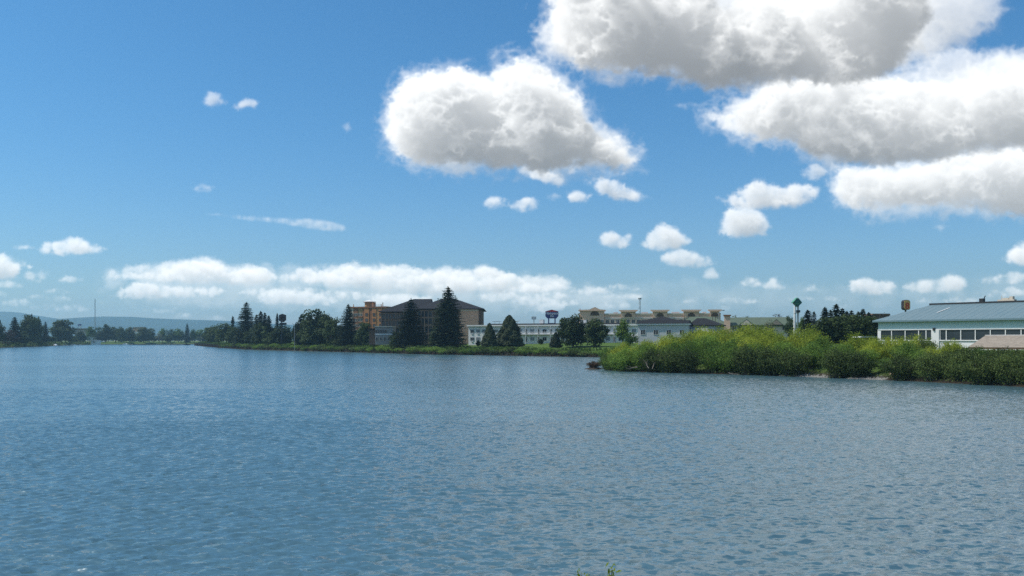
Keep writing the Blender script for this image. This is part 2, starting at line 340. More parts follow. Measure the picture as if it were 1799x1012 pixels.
class MB:
    """collects simple solids into one mesh"""
    def __init__(s): s.v = []; s.f = []
    def add(s, vs, fs):
        b = len(s.v); s.v += [tuple(v) for v in vs]; s.f += [tuple(b + i for i in f) for f in fs]; return s
    def box(s, x0, x1, y0, y1, z0, z1):
        return s.add([(x0,y0,z0),(x1,y0,z0),(x1,y1,z0),(x0,y1,z0),(x0,y0,z1),(x1,y0,z1),(x1,y1,z1),(x0,y1,z1)],
                     [(0,3,2,1),(4,5,6,7),(0,1,5,4),(1,2,6,5),(2,3,7,6),(3,0,4,7)])
    def tube(s, a, b, r0, r1=None, k=8):
        a, b = Vector(a), Vector(b); r1 = r0 if r1 is None else r1
        d = (b - a).normalized(); x = d.orthogonal().normalized(); y = d.cross(x)
        vs = [a + (x * math.cos(2*math.pi*i/k) + y * math.sin(2*math.pi*i/k)) * r0 for i in range(k)] + [b + (x * math.cos(2*math.pi*i/k) + y * math.sin(2*math.pi*i/k)) * r1 for i in range(k)]
        return s.add(vs, [(i, (i+1) % k, k + (i+1) % k, k + i) for i in range(k)] + [tuple(range(k))[::-1], tuple(range(k, 2*k))])
    def prism(s, pts, y0, y1):
        """x-z outline (counter-clockwise seen from the front, -y) pushed from y0 to y1"""
        k = len(pts)
        vs = [(x, y0, z) for x, z in pts] + [(x, y1, z) for x, z in pts]
        return s.add(vs, [tuple(range(k)), tuple(range(k, 2*k))[::-1]] + [((i+1) % k, i, k + i, k + (i+1) % k) for i in range(k)])
    def hip(s, x0, x1, y0, y1, z0, z1, rx0, rx1, ry0, ry1, t=.25):
        """hipped roof: eaves rectangle at z0, ridge rectangle/line at z1, with a fascia of thickness t"""
        v = [(x0,y0,z0-t),(x1,y0,z0-t),(x1,y1,z0-t),(x0,y1,z0-t),(x0,y0,z0),(x1,y0,z0),(x1,y1,z0),(x0,y1,z0),(rx0,ry0,z1),(rx1,ry0,z1),(rx1,ry1,z1),(rx0,ry1,z1)]
        return s.add(v, [(0,3,2,1),(0,1,5,4),(1,2,6,5),(2,3,7,6),(3,0,4,7),(4,5,9,8),(5,6,10,9),(6,7,11,10),(7,4,8,11),(8,9,10,11)])
    def mesh(s, name, m, smooth=False): return raw_mesh(name, s.v, s.f, m, smooth)
    def obj(s, name, m, parent=None, smooth=False, **k): return link(name, s.mesh(name, m, smooth), parent, **k)

def link(name, me, parent=None, loc=(0, 0, 0), rot=(0, 0, 0), scale=(1, 1, 1)):
    o = bpy.data.objects.new(name, me); COL.objects.link(o); o.location = loc; o.rotation_euler = rot; o.scale = scale
    if parent: o.parent = parent
    return o
def tag(o, label, cat, group=None):
    o['label'] = label; o['category'] = cat
    if group: o['group'] = group
    return o
def thing(name, label, cat, loc, rz=0.0, scale=(1, 1, 1), group=None):
    return tag(link(name, None, None, loc, (0, 0, rz), scale), label, cat, group)
def kind(o, k, label=None):
    o['kind'] = k
    if label: o['label'] = label
    return o
def ux(u, Y): return (u - CU) / F * Y            # photo column at a distance -> metres right
def vz(v, Y): return CAMH + (HV - v) / F * Y     # photo row at a distance -> metres above the water

# ================================================================== setting: terrain, water, hills
RIVER = [(62,-80),(60,30),(58.5,75),(59.5,103),(50.5,121),(40.2,136),(28.9,145),(21,152),(16.6,159),(16.5,166),(20,186),(27,215),(33,250),(34,268),(30,277),(18.4,286),(-6,310),(-29.5,330),(-48,358),(-70,390),(-108,440),(-151.9,504),(-215,640),(-270,770),(-307.7,857),(-300,905),(-262,980),(-235,1050),(-225,1160),(-330,1150),(-440,1100),(-478,1010),(-436,850),(-405,779),(-385,714),(-353,612),(-290,451),(-216,306),(-160,150),(-135,0),(-130,-80)]
def river_d(x, y): return -poly_dist(RIVER, x, y)  # >0 on land
def ground_z(x, y):
    x = np.asarray(x, float); y = np.asarray(y, float)
    d = river_d(x, y)
    wob = .35 * np.sin(x * .11 + 1.3) * np.sin(y * .083) + .2 * np.sin(x * .31 + y * .23)
    bank = np.clip(d / 7.0, 0, 1); bank = bank * bank * (3 - 2 * bank) * (2.0 + .5 * wob)
    slope = np.clip((d - 5) / 55.0, 0, 1); slope = slope * slope * (3 - 2 * slope)
    top = np.where(x > -330, 2.3, .7)
    hi = bank + slope * top + np.clip(d / 20, 0, 1) * .12 * wob
    return np.where(d > 0, hi, np.maximum(-.25 + d * .14, -3.0))
def gz(x, y): return float(ground_z(np.array([x]), np.array([y]))[0])

def axis(*segs):
    out = []
    for a, b, st in segs: out += list(np.arange(a, b, st))
    return np.array(sorted(set(np.round(out, 3))))
ax_ = axis((-9000, -900, 450), (-900, -520, 40), (-520, -40, 6), (-40, 75, 1.6), (75, 140, 4), (140, 420, 20), (420, 9000, 450))
ay_ = axis((-300, -80, 40), (-80, 60, 8), (60, 200, 1.7), (200, 420, 3), (420, 1240, 9), (1240, 1600, 60), (1600, 13000, 500))
gx, gy = np.meshgrid(ax_, ay_); GZ = ground_z(gx, gy)
def grid_faces(ny, nx):
    i = np.arange(ny * nx).reshape(ny, nx)
    return np.stack([i[:-1, :-1], i[:-1, 1:], i[1:, 1:], i[1:, :-1]], -1).reshape(-1, 4)
def ground_mat():
    m = bpy.data.materials.new('lawn_and_earth'); m.use_nodes = True; t = m.node_tree; p = t.nodes['Principled BSDF']; p.inputs['Roughness'].default_value = .95; p.inputs['Specular IOR Level'].default_value = .1
    g = N(t, 'ShaderNodeNewGeometry'); s = N(t, 'ShaderNodeSeparateXYZ'); t.links.new(g.outputs['Position'], s.inputs[0])
    n1 = N(t, 'ShaderNodeTexNoise'); n1.inputs['Scale'].default_value = .06; n1.inputs['Detail'].default_value = 6; t.links.new(g.outputs['Position'], n1.inputs[0])
    n2 = N(t, 'ShaderNodeTexNoise'); n2.inputs['Scale'].default_value = 1.4; n2.inputs['Detail'].default_value = 5; t.links.new(g.outputs['Position'], n2.inputs[0])
    r = N(t, 'ShaderNodeValToRGB'); e = r.color_ramp.elements; e[0].color = (.045, .09, .016, 1); e[0].position = .3; e[1].color = (.10, .15, .035, 1); e[1].position = .7
    t.links.new(M(t, 'ADD', M(t, 'MULTIPLY', n1.outputs[0], .55), M(t, 'MULTIPLY', n2.outputs[0], .45)), r.inputs[0])
    mr = N(t, 'ShaderNodeMapRange'); mr.inputs[1].default_value = .3; mr.inputs[2].default_value = 1.1
    t.links.new(M(t, 'ADD', s.outputs[2], M(t, 'MULTIPLY', M(t, 'SUBTRACT', n2.outputs[0], .5), 1.2)), mr.inputs[0])
    mx = N(t, 'ShaderNodeMix', data_type='RGBA'); t.links.new(mr.outputs[0], mx.inputs[0]); mx.inputs[6].default_value = (.035, .028, .02, 1); t.links.new(r.outputs[0], mx.inputs[7])
    far = N(t, 'ShaderNodeMapRange'); far.inputs[1].default_value = 1200; far.inputs[2].default_value = 2200; t.links.new(s.outputs[1], far.inputs[0])
    m2 = N(t, 'ShaderNodeMix', data_type='RGBA'); t.links.new(far.outputs[0], m2.inputs[0]); t.links.new(mx.outputs[2], m2.inputs[6]); m2.inputs[7].default_value = (.13, .13, .07, 1)
    t.links.new(m2.outputs[2], p.inputs['Base Color'])
    bp = N(t, 'ShaderNodeBump'); bp.inputs['Strength'].default_value = .6; bp.inputs['Distance'].default_value = .15; t.links.new(n2.outputs[0], bp.inputs['Height']); t.links.new(bp.outputs[0], p.inputs['Normal'])
    return m
g_o = kind(link('ground', raw_mesh('ground', np.stack([gx, gy, GZ], -1).reshape(-1, 3), grid_faces(*gx.shape), ground_mat(), True)), 'structure')

# water: short wind chop as real displacement where it can be resolved, ripples finer than that as relief
wx = axis((-900, -140, 12), (-140, -64, 1.2), (-64, -30, .34), (-30, 30, .13), (30, 64, .34), (64, 240, 4))
wy = axis((-80, 10, 4), (10, 14, .5), (14, 34, .085), (34, 60, .16), (60, 100, .4), (100, 180, 1.2), (180, 420, 6), (420, 1300, 20))
X, Y = np.meshgrid(wx, wy); Z = np.zeros_like(X)
wr = np.random.default_rng(21)
qx = X + 1.3 * np.sin(Y * .21 + .7) + .8 * np.sin(X * .17 + Y * .09); qy = Y + 1.1 * np.sin(X * .19) + .6 * np.sin(X * .07 - Y * .13)
for i in range(80):
    lam = .27 * (.85 / .27) ** (wr.uniform() ** 1.1); th = R(97) + wr.normal() * .52; k = 2 * math.pi / lam
    amp = .0047 * lam ** .9
    fade = np.clip(1.35 - Y * .0042 / max(lam, .3) * .9, 0, 1)
    ph = k * (qx * math.cos(th) + qy * math.sin(th)) + wr.uniform(0, 6.28)
    Z += amp * fade * (np.sin(ph) + .30 * np.cos(2 * ph))
Z *= .75 + .5 * (np.sin(X * .043 + Y * .031 + 2) * np.sin(Y * .057 - X * .02) * .5 + .5)
def water_mat():
    m = bpy.data.materials.new('river_water'); m.use_nodes = True; t = m.node_tree; p = t.nodes['Principled BSDF']
    p.inputs['Base Color'].default_value = WATER_BASE; p.inputs['Roughness'].default_value = WATER_ROUGH; p.inputs['IOR'].default_value = WATER_IOR; p.inputs['Specular IOR Level'].default_value = .5
    g = N(t, 'ShaderNodeNewGeometry'); acc = None
    wind = N(t, 'ShaderNodeTexNoise'); wind.inputs['Scale'].default_value = .026; wind.inputs['Detail'].default_value = 3; wind.inputs['Distortion'].default_value = .6
    mpw = N(t, 'ShaderNodeMapping'); mpw.inputs['Scale'].default_value = (.5, 1.3, 1); t.links.new(g.outputs['Position'], mpw.inputs[0]); t.links.new(mpw.outputs[0], wind.inputs[0])
    for sc_, rot, amp, st in ((1.1, 8, WA[0], (.7, 1, 1)), (3.6, -12, WA[1], (.62, 1, 1)), (8.5, 5, WA[2], (.7, 1, 1))):
        mp = N(t, 'ShaderNodeMapping'); mp.inputs['Rotation'].default_value = (0, 0, R(rot)); mp.inputs['Scale'].default_value = st; t.links.new(g.outputs['Position'], mp.inputs[0])
        nz = N(t, 'ShaderNodeTexNoise'); nz.inputs['Scale'].default_value = sc_; nz.inputs['Detail'].default_value = 1.5; nz.inputs['Distortion'].default_value = .35; t.links.new(mp.outputs[0], nz.inputs[0])
        sp = N(t, 'ShaderNodeSeparateColor'); t.links.new(nz.outputs['Color'], sp.inputs[0])
        v = N(t, 'ShaderNodeCombineXYZ'); t.links.new(M(t, 'MULTIPLY', M(t, 'SUBTRACT', sp.outputs[0], .5), amp * .7), v.inputs[0]); t.links.new(M(t, 'MULTIPLY', M(t, 'SUBTRACT', sp.outputs[1], .5), amp * 1.4), v.inputs[1])
        if acc is None: acc = v.outputs[0]
        else:
            ad = N(t, 'ShaderNodeVectorMath', operation='ADD'); t.links.new(acc, ad.inputs[0]); t.links.new(v.outputs[0], ad.inputs[1]); acc = ad.outputs[0]
    wm = N(t, 'ShaderNodeMapRange'); wm.inputs[1].default_value = .35; wm.inputs[2].default_value = .65; wm.inputs[3].default_value = .45; wm.inputs[4].default_value = 1.35; t.links.new(wind.outputs[0], wm.inputs[0])
    sc2 = N(t, 'ShaderNodeVectorMath', operation='SCALE'); t.links.new(acc, sc2.inputs[0]); t.links.new(wm.outputs[0], sc2.inputs['Scale'])
    ad = N(t, 'ShaderNodeVectorMath', operation='ADD'); t.links.new(g.outputs['Normal'], ad.inputs[0]); t.links.new(sc2.outputs[0], ad.inputs[1])
    no = N(t, 'ShaderNodeVectorMath', operation='NORMALIZE'); t.links.new(ad.outputs[0], no.inputs[0]); t.links.new(no.outputs[0], p.inputs['Normal'])
    return m
kind(link('river_water', raw_mesh('river_water', np.stack([X, Y, Z], -1).reshape(-1, 3), grid_faces(*X.shape), water_mat(), True)), 'structure')

# hills: two long ridges across the plain
def ridge(name, y0, prof, depth, m, seed):
    r_ = np.random.default_rng(seed); us = np.linspace(prof[0][0], prof[-1][0], 260); hv = np.interp(us, [a for a, b in prof], [b for a, b in prof])
    t = np.linspace(0, 1, 26); V = []
    ph = r_.uniform(0, 6.28, 12)
    for tt in t:
        yy = y0 + depth * tt; s = math.sin(math.pi * min(tt * .62, .5)) if tt < .81 else math.cos((tt - .81) / .19 * math.pi / 2)
        for u, h in zip(us, hv):
            x = (u - CU) / F * (y0 + depth * .8)
            z = max(0.0, CAMH + (HV - h) / F * (y0 + depth * .8))
            gul = sum(math.sin(x / w_ + ph[i] + tt * 3.0 * math.sin(i)) * a for i, (w_, a) in enumerate(((420, 1), (190, .6), (95, .4), (52, .25))))
            V.append((x, yy + gul * 60, z * s * (1 + .035 * gul * (1 - tt)) - 3))
    return kind(link(name, raw_mesh(name, V, grid_faces(26, 260), m, True)), 'structure')
hill_m = mat('haze_blue_hillside', (.022, .048, .050), .95, 1.0, .0022, col2=(.006, .018, .026), spec=.05)  # blue put into the base colour to deepen the haze on the hills
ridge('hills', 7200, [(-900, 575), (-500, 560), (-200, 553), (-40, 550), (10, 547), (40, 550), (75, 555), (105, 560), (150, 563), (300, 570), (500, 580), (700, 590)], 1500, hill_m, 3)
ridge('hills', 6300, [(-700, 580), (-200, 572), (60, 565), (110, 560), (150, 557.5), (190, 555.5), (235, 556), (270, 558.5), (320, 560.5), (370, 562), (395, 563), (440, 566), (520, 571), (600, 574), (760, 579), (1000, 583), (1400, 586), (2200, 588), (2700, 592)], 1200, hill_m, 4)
plain_m = mat('far_wood_green', (.05, .075, .025), .95, 1.0, .01, col2=(.025, .04, .015), spec=.05)
# low distant belts of trees on the plain, far too far to tell apart
def belt(y, u0, u1, h, seed):
    r_ = np.random.default_rng(seed); n = int(abs(ux(u1, y) - ux(u0, y)) / 6); xs = r_.uniform(ux(u0, y), ux(u1, y), n); C = []; S = []
    for x in xs:
        q = 7; hh = h * r_.uniform(.5, 1.15)
        C.append(np.c_[x + r_.normal(0, 3.2, q), y + r_.uniform(0, 60, q), r_.uniform(.15, .95, q) * hh + 3]); S.append(np.full(q, hh * .34))
    return np.concatenate(C), np.concatenate(S)

ORD = 'first second third fourth fifth sixth seventh eighth ninth tenth eleventh twelfth thirteenth fourteenth fifteenth sixteenth'.split()
def relabel(items):
    """items: (object, photo column, description, where). look-alikes at one landmark are told apart by their order from the upstream (city) side"""
    by = {}
    for o, u, d, w in items: by.setdefault((d, w), []).append((u, o))
    for (d, w), l in by.items():
        l.sort(key=lambda t: t[0])
        for i, (u, o) in enumerate(l): o['label'] = f'{d}, {w}' if len(l) == 1 else f'{ORD[i]} {d} from the left, {w}'

# ================================================================== vegetation
def unit(a): return a / (np.linalg.norm(a, axis=-1, keepdims=True) + 1e-9)
def leaves(C, Nn, S, asp=.55, r_=rng):
    """one pointed leaf-spray per centre"""
    n = len(C); t = unit(np.cross(Nn, r_.normal(size=(n, 3)))); b = np.cross(Nn, t)
    S = np.broadcast_to(np.asarray(S, float), (n,))[:, None]
    V = np.stack([C - b * S * .5, C + t * S * asp * .5 + b * S * .06, C + b * S * .5, C - t * S * asp * .5 + b * S * .06], 1).reshape(-1, 3)
    return V, np.arange(n * 4).reshape(n, 4)
def foliage(name, dark, light, trans=.25):
    return mat(name, light, .65, .45, .55, spec=.15, island=.6, trans=trans, col2=dark)
M_SPRUCE = foliage('spruce_needles', (.014, .024, .014), (.048, .068, .034), .12)
M_BLUESPRUCE = foliage('grey_green_needles', (.018, .028, .022), (.04, .055, .042), .08)
M_DARKLEAF = foliage('dark_broad_leaves', (.020, .036, .011), (.072, .105, .03))
M_LEAF = foliage('green_broad_leaves', (.022, .045, .01), (.06, .10, .025))
M_LIME = foliage('fresh_green_leaves', (.05, .10, .014), (.12, .19, .03), .35)
M_WILLOW = foliage('yellow_green_willow_leaves', (.14, .20, .022), (.42, .47, .06), .5)
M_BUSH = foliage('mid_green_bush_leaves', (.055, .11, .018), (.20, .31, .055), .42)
M_SHADE = foliage('shaded_dark_bush_leaves', (.032, .052, .014), (.12, .165, .042), .3)  # darker bush species, its leaf colour also painting in the bank's shade
M_GREY = foliage('silvery_leaves', (.09, .10, .06), (.22, .24, .15), .3)
M_PURPLE = foliage('purple_brown_leaves', (.03, .02, .018), (.07, .05, .04), .2)
M_ARBOR = foliage('cypress_scale_leaves', (.016, .026, .011), (.05, .066, .027), .12)
M_BARK = mat('grey_brown_bark', (.10, .08, .06), .95, .8, 3, bump=.6, bscale=14)
M_TWIG = mat('bare_twigs', (.16, .13, .105), .95, .7, 2)
M_DEAD = mat('bleached_dead_wood', (.19, .165, .14), .9, .5, 3)

def trunk_mesh(h, r, seed, limbs=6, crown_w=4):
    q = random.Random(seed); b = MB(); p = Vector((0, 0, -.3)); top = Vector((q.uniform(-.03, .03) * h, q.uniform(-.03, .03) * h, h * .82))
    mid = Vector((q.uniform(-.02, .02) * h, q.uniform(-.02, .02) * h, h * .38))
    b.tube(p, mid, r * 1.15, r * .75, 8); b.tube(mid, top, r * .75, r * .15, 7)
    for i in range(limbs):
        s = mid.lerp(top, q.uniform(-.25, .6)); a = i * 2.4 + q.uniform(0, .8); l = crown_w * q.uniform(.28, .45)
        e = s + Vector((math.cos(a) * l, math.sin(a) * l, l * q.uniform(.5, 1.1))); k = s.lerp(e, .5) + Vector((0, 0, -l * .08))
        b.tube(s, k, r * .38, r * .26, 5); b.tube(k, e, r * .26, r * .07, 5)
    return b.mesh('trunk', M_BARK)
def crown_broad(h, w, base, seed, m, ncl=46, nl=60, leaf=.5, top=.45, open_=1.0):
    q = np.random.default_rng(seed); C = []; Nn = []
    zc = base + (h - base) * top
    for i in range(ncl):
        d = unit(q.normal(size=3)); rr = q.uniform(.35, .92) if i > 8 else q.uniform(0, .4)
        up = (h - zc) if d[2] > 0 else (zc - base)
        c = np.array([d[0] * w / 2 * rr, d[1] * w / 2 * rr, zc + d[2] * up * rr]); rc = w * q.uniform(.12, .21) * open_
        dd = unit(q.normal(size=(nl, 3))); rad = rc * q.uniform(.45, 1.1, (nl, 1))
        C.append(c + dd * rad * np.array([1, 1, .75])); Nn.append(unit(dd * .7 + q.normal(size=(nl, 3)) * .5 + np.array([0, 0, .5])))
    C = np.concatenate(C); k = C[:, 2] < h * 1.02; C = C[k]; Nn = np.concatenate(Nn)[k]
    V, Fq = leaves(C, Nn, leaf * q.uniform(.6, 1.3, len(C)), .6, q)
    return raw_mesh('crown', V, Fq, m)
def crown_spruce(h, w, seed, m, lev=44, br=17, base=.03, powr=.58, leaf=.78, droop=.30):
    q = np.random.default_rng(seed); C = []; Nn = []; S = []
    lop = q.uniform(0, 6.28); 
    for i in range(lev):
        t = (i + q.uniform(-.3, .3)) / lev; t = min(max(t, 0), .995); z = h * (base + (1 - base) * t)
        rad = w / 2 * (1 - t) ** powr * q.uniform(.86, 1.1) + .12
        nb = max(4, int(br * (1 - t) ** .45))
        for j in range(nb):
            a = j * 2 * math.pi / nb + i * 1.7 + q.uniform(-.25, .25); l = rad * q.uniform(.7, 1.12) * (1 + .08 * math.cos(a - lop))
            n = max(3, int(l / (leaf * .42)) + 1); s = np.linspace(.18, 1, n)
            x = l * s; dz = -droop * l * s + .16 * l * s ** 3 + q.normal(0, .05, n)
            for side in (-1, 0, 1):
                off = side * leaf * .34 * (1 - s * .6)
                C.append(np.c_[x * math.cos(a) - off * math.sin(a), x * math.sin(a) + off * math.cos(a), z + dz + q.normal(0, .07, n)])
                Nn.append(unit(np.c_[-math.cos(a) * .3 * np.ones(n), -math.sin(a) * .3 * np.ones(n), np.ones(n)] + q.normal(size=(n, 3)) * .42)); S.append(leaf * q.uniform(.7, 1.25, n) * (1 - .25 * s))
    C = np.concatenate(C); Nn = np.concatenate(Nn); S = np.concatenate(S)
    tp = np.c_[q.normal(0, .07, 24), q.normal(0, .07, 24), h * np.linspace(.95, 1.01, 24)]
    C = np.concatenate([C, tp]); Nn = np.concatenate([Nn, unit(q.normal(size=(24, 3)))]); S = np.concatenate([S, np.full(24, leaf * .55)])
    V, Fq = leaves(C, Nn, S, .5, q)
    return raw_mesh('crown', V, Fq, m)
def crown_cone(h, w, seed, m, n=9500, leaf=.55, round_=.62):
    q = np.random.default_rng(seed); t = q.uniform(0, 1, n) ** 1.25; a = q.uniform(0, 6.28, n)
    lob = 1 + .13 * np.sin(a * 3 + t * 9 + seed) + .09 * np.sin(a * 7 - t * 14) + .07 * np.sin(t * 31 + a * 2)
    r = w / 2 * np.minimum((1 - t) ** round_, (t * 7 + .55)) * lob * q.uniform(.72, 1.06, n)
    C = np.c_[r * np.cos(a), r * np.sin(a), h * (t * .985 + .01) + q.normal(0, .05, n)]
    Nn = unit(np.c_[np.cos(a), np.sin(a), np.full(n, .35)] + q.normal(size=(n, 3)) * .5)
    V, Fq = leaves(C, Nn, leaf * q.uniform(.6, 1.3, n), .5, q); return raw_mesh('crown', V, Fq, m)
def shrub_mesh(h, w, seed, m, stems=46, per=95, leaf=.22, spread=1.0, low=.12, upright=0.0):
    """many arching shoots from one root; leaves all along them"""
    q = np.random.default_rng(seed); C = []; Nn = []; tw = MB()
    for i in range(stems):
        a = q.uniform(0, 6.28); rr = math.sqrt(q.uniform(0, 1)); lean = rr * w / 2 * spread
        hh = h * (1 - .42 * rr ** 2.2) * q.uniform(.78, 1.04); x0, y0 = q.normal(0, w * .07), q.normal(0, w * .07)
        s = np.linspace(low, 1, per) ** .8; bend = s ** (1.25 + upright)
        px = x0 + math.cos(a) * lean * bend; py = y0 + math.sin(a) * lean * bend; pz = hh * (s - .16 * rr * s ** 3)
        g = (.30 - .20 * s)[:, None] * w * .42
        C.append(np.c_[px, py, pz] + q.normal(size=(per, 3)) * g * np.array([1, 1, .6])); Nn.append(unit(q.normal(size=(per, 3)) + np.array([math.cos(a) * .5 * rr, math.sin(a) * .5 * rr, .7])))
        if i % 2 == 0:
            tw.tube((x0, y0, -.3), (px[per // 3], py[per // 3], pz[per // 3]), .035, .022, 4); tw.tube((px[per // 3], py[per // 3], pz[per // 3]), (px[-8], py[-8], pz[-8]), .022, .008, 3)
    C = np.concatenate(C); Nn = np.concatenate(Nn); k = C[:, 2] > -.1
    V, Fq = leaves(C[k], Nn[k], leaf * q.uniform(.6, 1.35, k.sum()), .5, q)
    return raw_mesh('foliage', V, Fq, m), tw.mesh('twigs', M_TWIG)

# prototypes (shared meshes) at a nominal size in metres: height, width
SPR = [(crown_spruce(20, 9.4, 40 + i, M_SPRUCE), trunk_mesh(20, .34, 40 + i, 0)) for i in range(4)]
SPRB = [(crown_spruce(12, 4.4, 50 + i, M_BLUESPRUCE, lev=26, br=11, leaf=.7), trunk_mesh(12, .2, 50 + i, 0)) for i in range(3)]
SPRN = [(crown_spruce(12, 3.6, 55 + i, M_SPRUCE, lev=30, br=12, leaf=.75), trunk_mesh(12, .2, 55 + i, 0)) for i in range(2)]
DARK = [(crown_broad(12, 10, .3, 60 + i, M_DARKLEAF, ncl=84, nl=74, leaf=.78), trunk_mesh(12, .28, 60 + i, 7, 8)) for i in range(4)]
GRN = [(crown_broad(10, 9, 1.3, 70 + i, M_LEAF, ncl=44, nl=50, leaf=.62), trunk_mesh(10, .22, 70 + i, 6, 7)) for i in range(4)]
LIM = [(crown_broad(9, 6, 1.2, 80 + i, M_LIME, ncl=40, nl=46, leaf=.55, open_=1.1), trunk_mesh(9, .16, 80 + i, 6, 5)) for i in range(3)]
GRY = [(crown_broad(8, 7, 1.0, 85 + i, M_GREY, ncl=40, nl=40, leaf=.55), trunk_mesh(8, .16, 85 + i, 6, 6)) for i in range(2)]
PUR = [(crown_broad(8, 7, 1.0, 88 + i, M_PURPLE, ncl=40, nl=40, leaf=.5), trunk_mesh(8, .16, 88 + i, 6, 6)) for i in range(2)]
ARB = [(crown_cone(10, 6.4, 90 + i, M_ARBOR), trunk_mesh(7, .2, 90 + i, 0)) for i in range(2)]
PROTO = dict(spruce=SPR, blue=SPRB, narrow=SPRN, dark=DARK, green=GRN, lime=LIM, grey=GRY, purple=PUR, arbor=ARB)
SIZE = dict(spruce=(20, 9.4), blue=(12, 4.4), narrow=(12, 3.2), dark=(12, 10), green=(10, 9), lime=(9, 6), grey=(8, 7), purple=(8, 7), arbor=(10, 6.4))
NTREE = [0]
def tree(kind_, u, vtop, wpx, Y, name, label, cat='tree', group=None, var=None, z=None):
    """stand a tree at photo column u and distance Y, tall enough to reach row vtop, wpx photo pixels wide"""
    while float(river_d(np.array([ux(u, Y)]), np.array([Y]))[0]) < 8.0: Y *= 1.012      # keep the roots off the water's edge
    x = ux(u, Y); z0 = gz(x, Y) if z is None else z; H = vz(vtop, Y) - z0; W = wpx / F * Y
    i = NTREE[0] if var is None else var; NTREE[0] += 1
    cr, tr = PROTO[kind_][i % len(PROTO[kind_])]; h0, w0 = SIZE[kind_]
    o = thing(name, label, cat, (x, Y, z0), (i * 2.39) % 6.28, (W / w0 * 1.08, W / w0 * 1.08, H / h0), group)
    link('crown', cr, o); link('trunk', tr, o); return o

# --- trees by the hotel and motel on the middle bank
tree('spruce', 722, 525, 60, 352, 'spruce_tree', 'shorter dark spruce of the hotel pair, before the lower wing', 'tree', None, 0)
tree('spruce', 787, 504, 70, 345, 'spruce_tree', 'tallest dark spruce, standing before the plain tan gable end of the hotel', 'tree', None, 1)
tree('spruce', 612, 535, 42, 380, 'spruce_tree', 'narrow dark spruce standing before the left edge of the orange tower', 'tree', None, 2)
tree('spruce', 433, 531, 46, 470, 'spruce_tree', 'dark pointed spruce rising at the left tip of the middle bank', 'tree', None, 3)
tree('narrow', 409, 556, 12, 472, 'spruce_tree', 'thin crooked conifer tip at the left side of the pointed bank spruce', 'tree')
CL = []
for u, v, w in ((451, 553, 18), (458, 547, 18), (465, 550, 18), (472, 555, 18)):
    CL.append((tree('narrow', u, v, w, 468 + (u % 5), 'conifer_tree', 'slim conifer in the tight clump of spires right of the pointed bank spruce', 'tree', 'clump of slim conifers on the bank'), u, 'slim conifer', 'in the clump by the pointed bank spruce'))
relabel(CL)
tree('dark', 398, 565, 36, 520, 'broadleaf_tree', 'wide low dark tree at the river bend where the middle bank begins')
tree('dark', 372, 571, 26, 590, 'broadleaf_tree', 'small dark tree at the waterside left of the river bend')
tree('dark', 462, 566, 36, 452, 'broadleaf_tree', 'dark round tree below the clump of conifer spires')
tree('narrow', 487, 551, 11, 455, 'conifer_tree', 'thin ragged conifer just left of the brown roadside sign')
tree('dark', 494, 568, 34, 430, 'broadleaf_tree', 'low dark tree in front of the brown roadside sign')
tree('narrow', 530, 553, 26, 420, 'conifer_tree', 'dark conifer right of the gap that shows the hills')
tree('dark', 522, 566, 18, 418, 'broadleaf_tree', 'small dark tree at the right edge of the gap that shows the hills')
tree('dark', 560, 538, 54, 405, 'broadleaf_tree', 'tall ragged dark green tree left of the narrow spruce', 'tree', None, 1)
tree('dark', 545, 552, 30, 402, 'broadleaf_tree', 'dark tree leaning against the left side of the tall ragged tree')
tree('dark', 586, 556, 32, 400, 'broadleaf_tree', 'mid height dark tree between the ragged tree and the narrow spruce')
tree('purple', 585, 583, 22, 372, 'shrub_tree', 'small purple brown tree at the foot of the dark trees')
tree('dark', 643, 565, 30, 385, 'broadleaf_tree', 'small dark tree below the orange tower')
tree('dark', 634, 577, 24, 375, 'broadleaf_tree', 'low dark tree between the narrow spruce and the grey lodge')
tree('dark', 696, 580, 26, 358, 'broadleaf_tree', 'low dark tree at the left foot of the shorter hotel spruce')
tree('dark', 767, 573, 22, 350, 'broadleaf_tree', 'low dark tree between the two hotel spruces')
tree('arbor', 860, 568, 28, 330, 'cypress_tree', 'smaller cone shaped evergreen before the left end of the white motel', 'tree', None, 0)
tree('arbor', 895, 554, 48, 338, 'cypress_tree', 'broad cone shaped evergreen before the white motel', 'tree', None, 1)
tree('arbor', 976, 584, 20, 322, 'cypress_tree', 'little pointed evergreen on the lawn below the blue sign', 'tree', None, 0)
tree('dark', 1007, 550, 50, 322, 'broadleaf_tree', 'larger round dark tree of the pair on the lawn by the motel', 'tree', None, 2)
tree('dark', 1046, 559, 42, 318, 'broadleaf_tree', 'smaller round dark tree of the pair on the lawn by the motel', 'tree', None, 3)
tree('lime', 1094, 556, 30, 262, 'sapling_tree', 'thin fresh green tree before the right end of the white motel')
tree('lime', 1108, 580, 26, 258, 'sapling_tree', 'short fresh green tree at the foot of the thin green tree')
for u, v, w, lb in ((950, 595, 11, 'round clipped dark shrub under the motel balconies'), (985, 596, 9, 'small dark shrub beside the little pointed evergreen'), (840, 596, 8, 'small dark shrub at the left motel windows'), (1057, 594, 9, 'dark shrub right of the pair of round trees')):
    tree('dark', u, v, w, 348, 'clipped_shrub', lb, 'shrub')

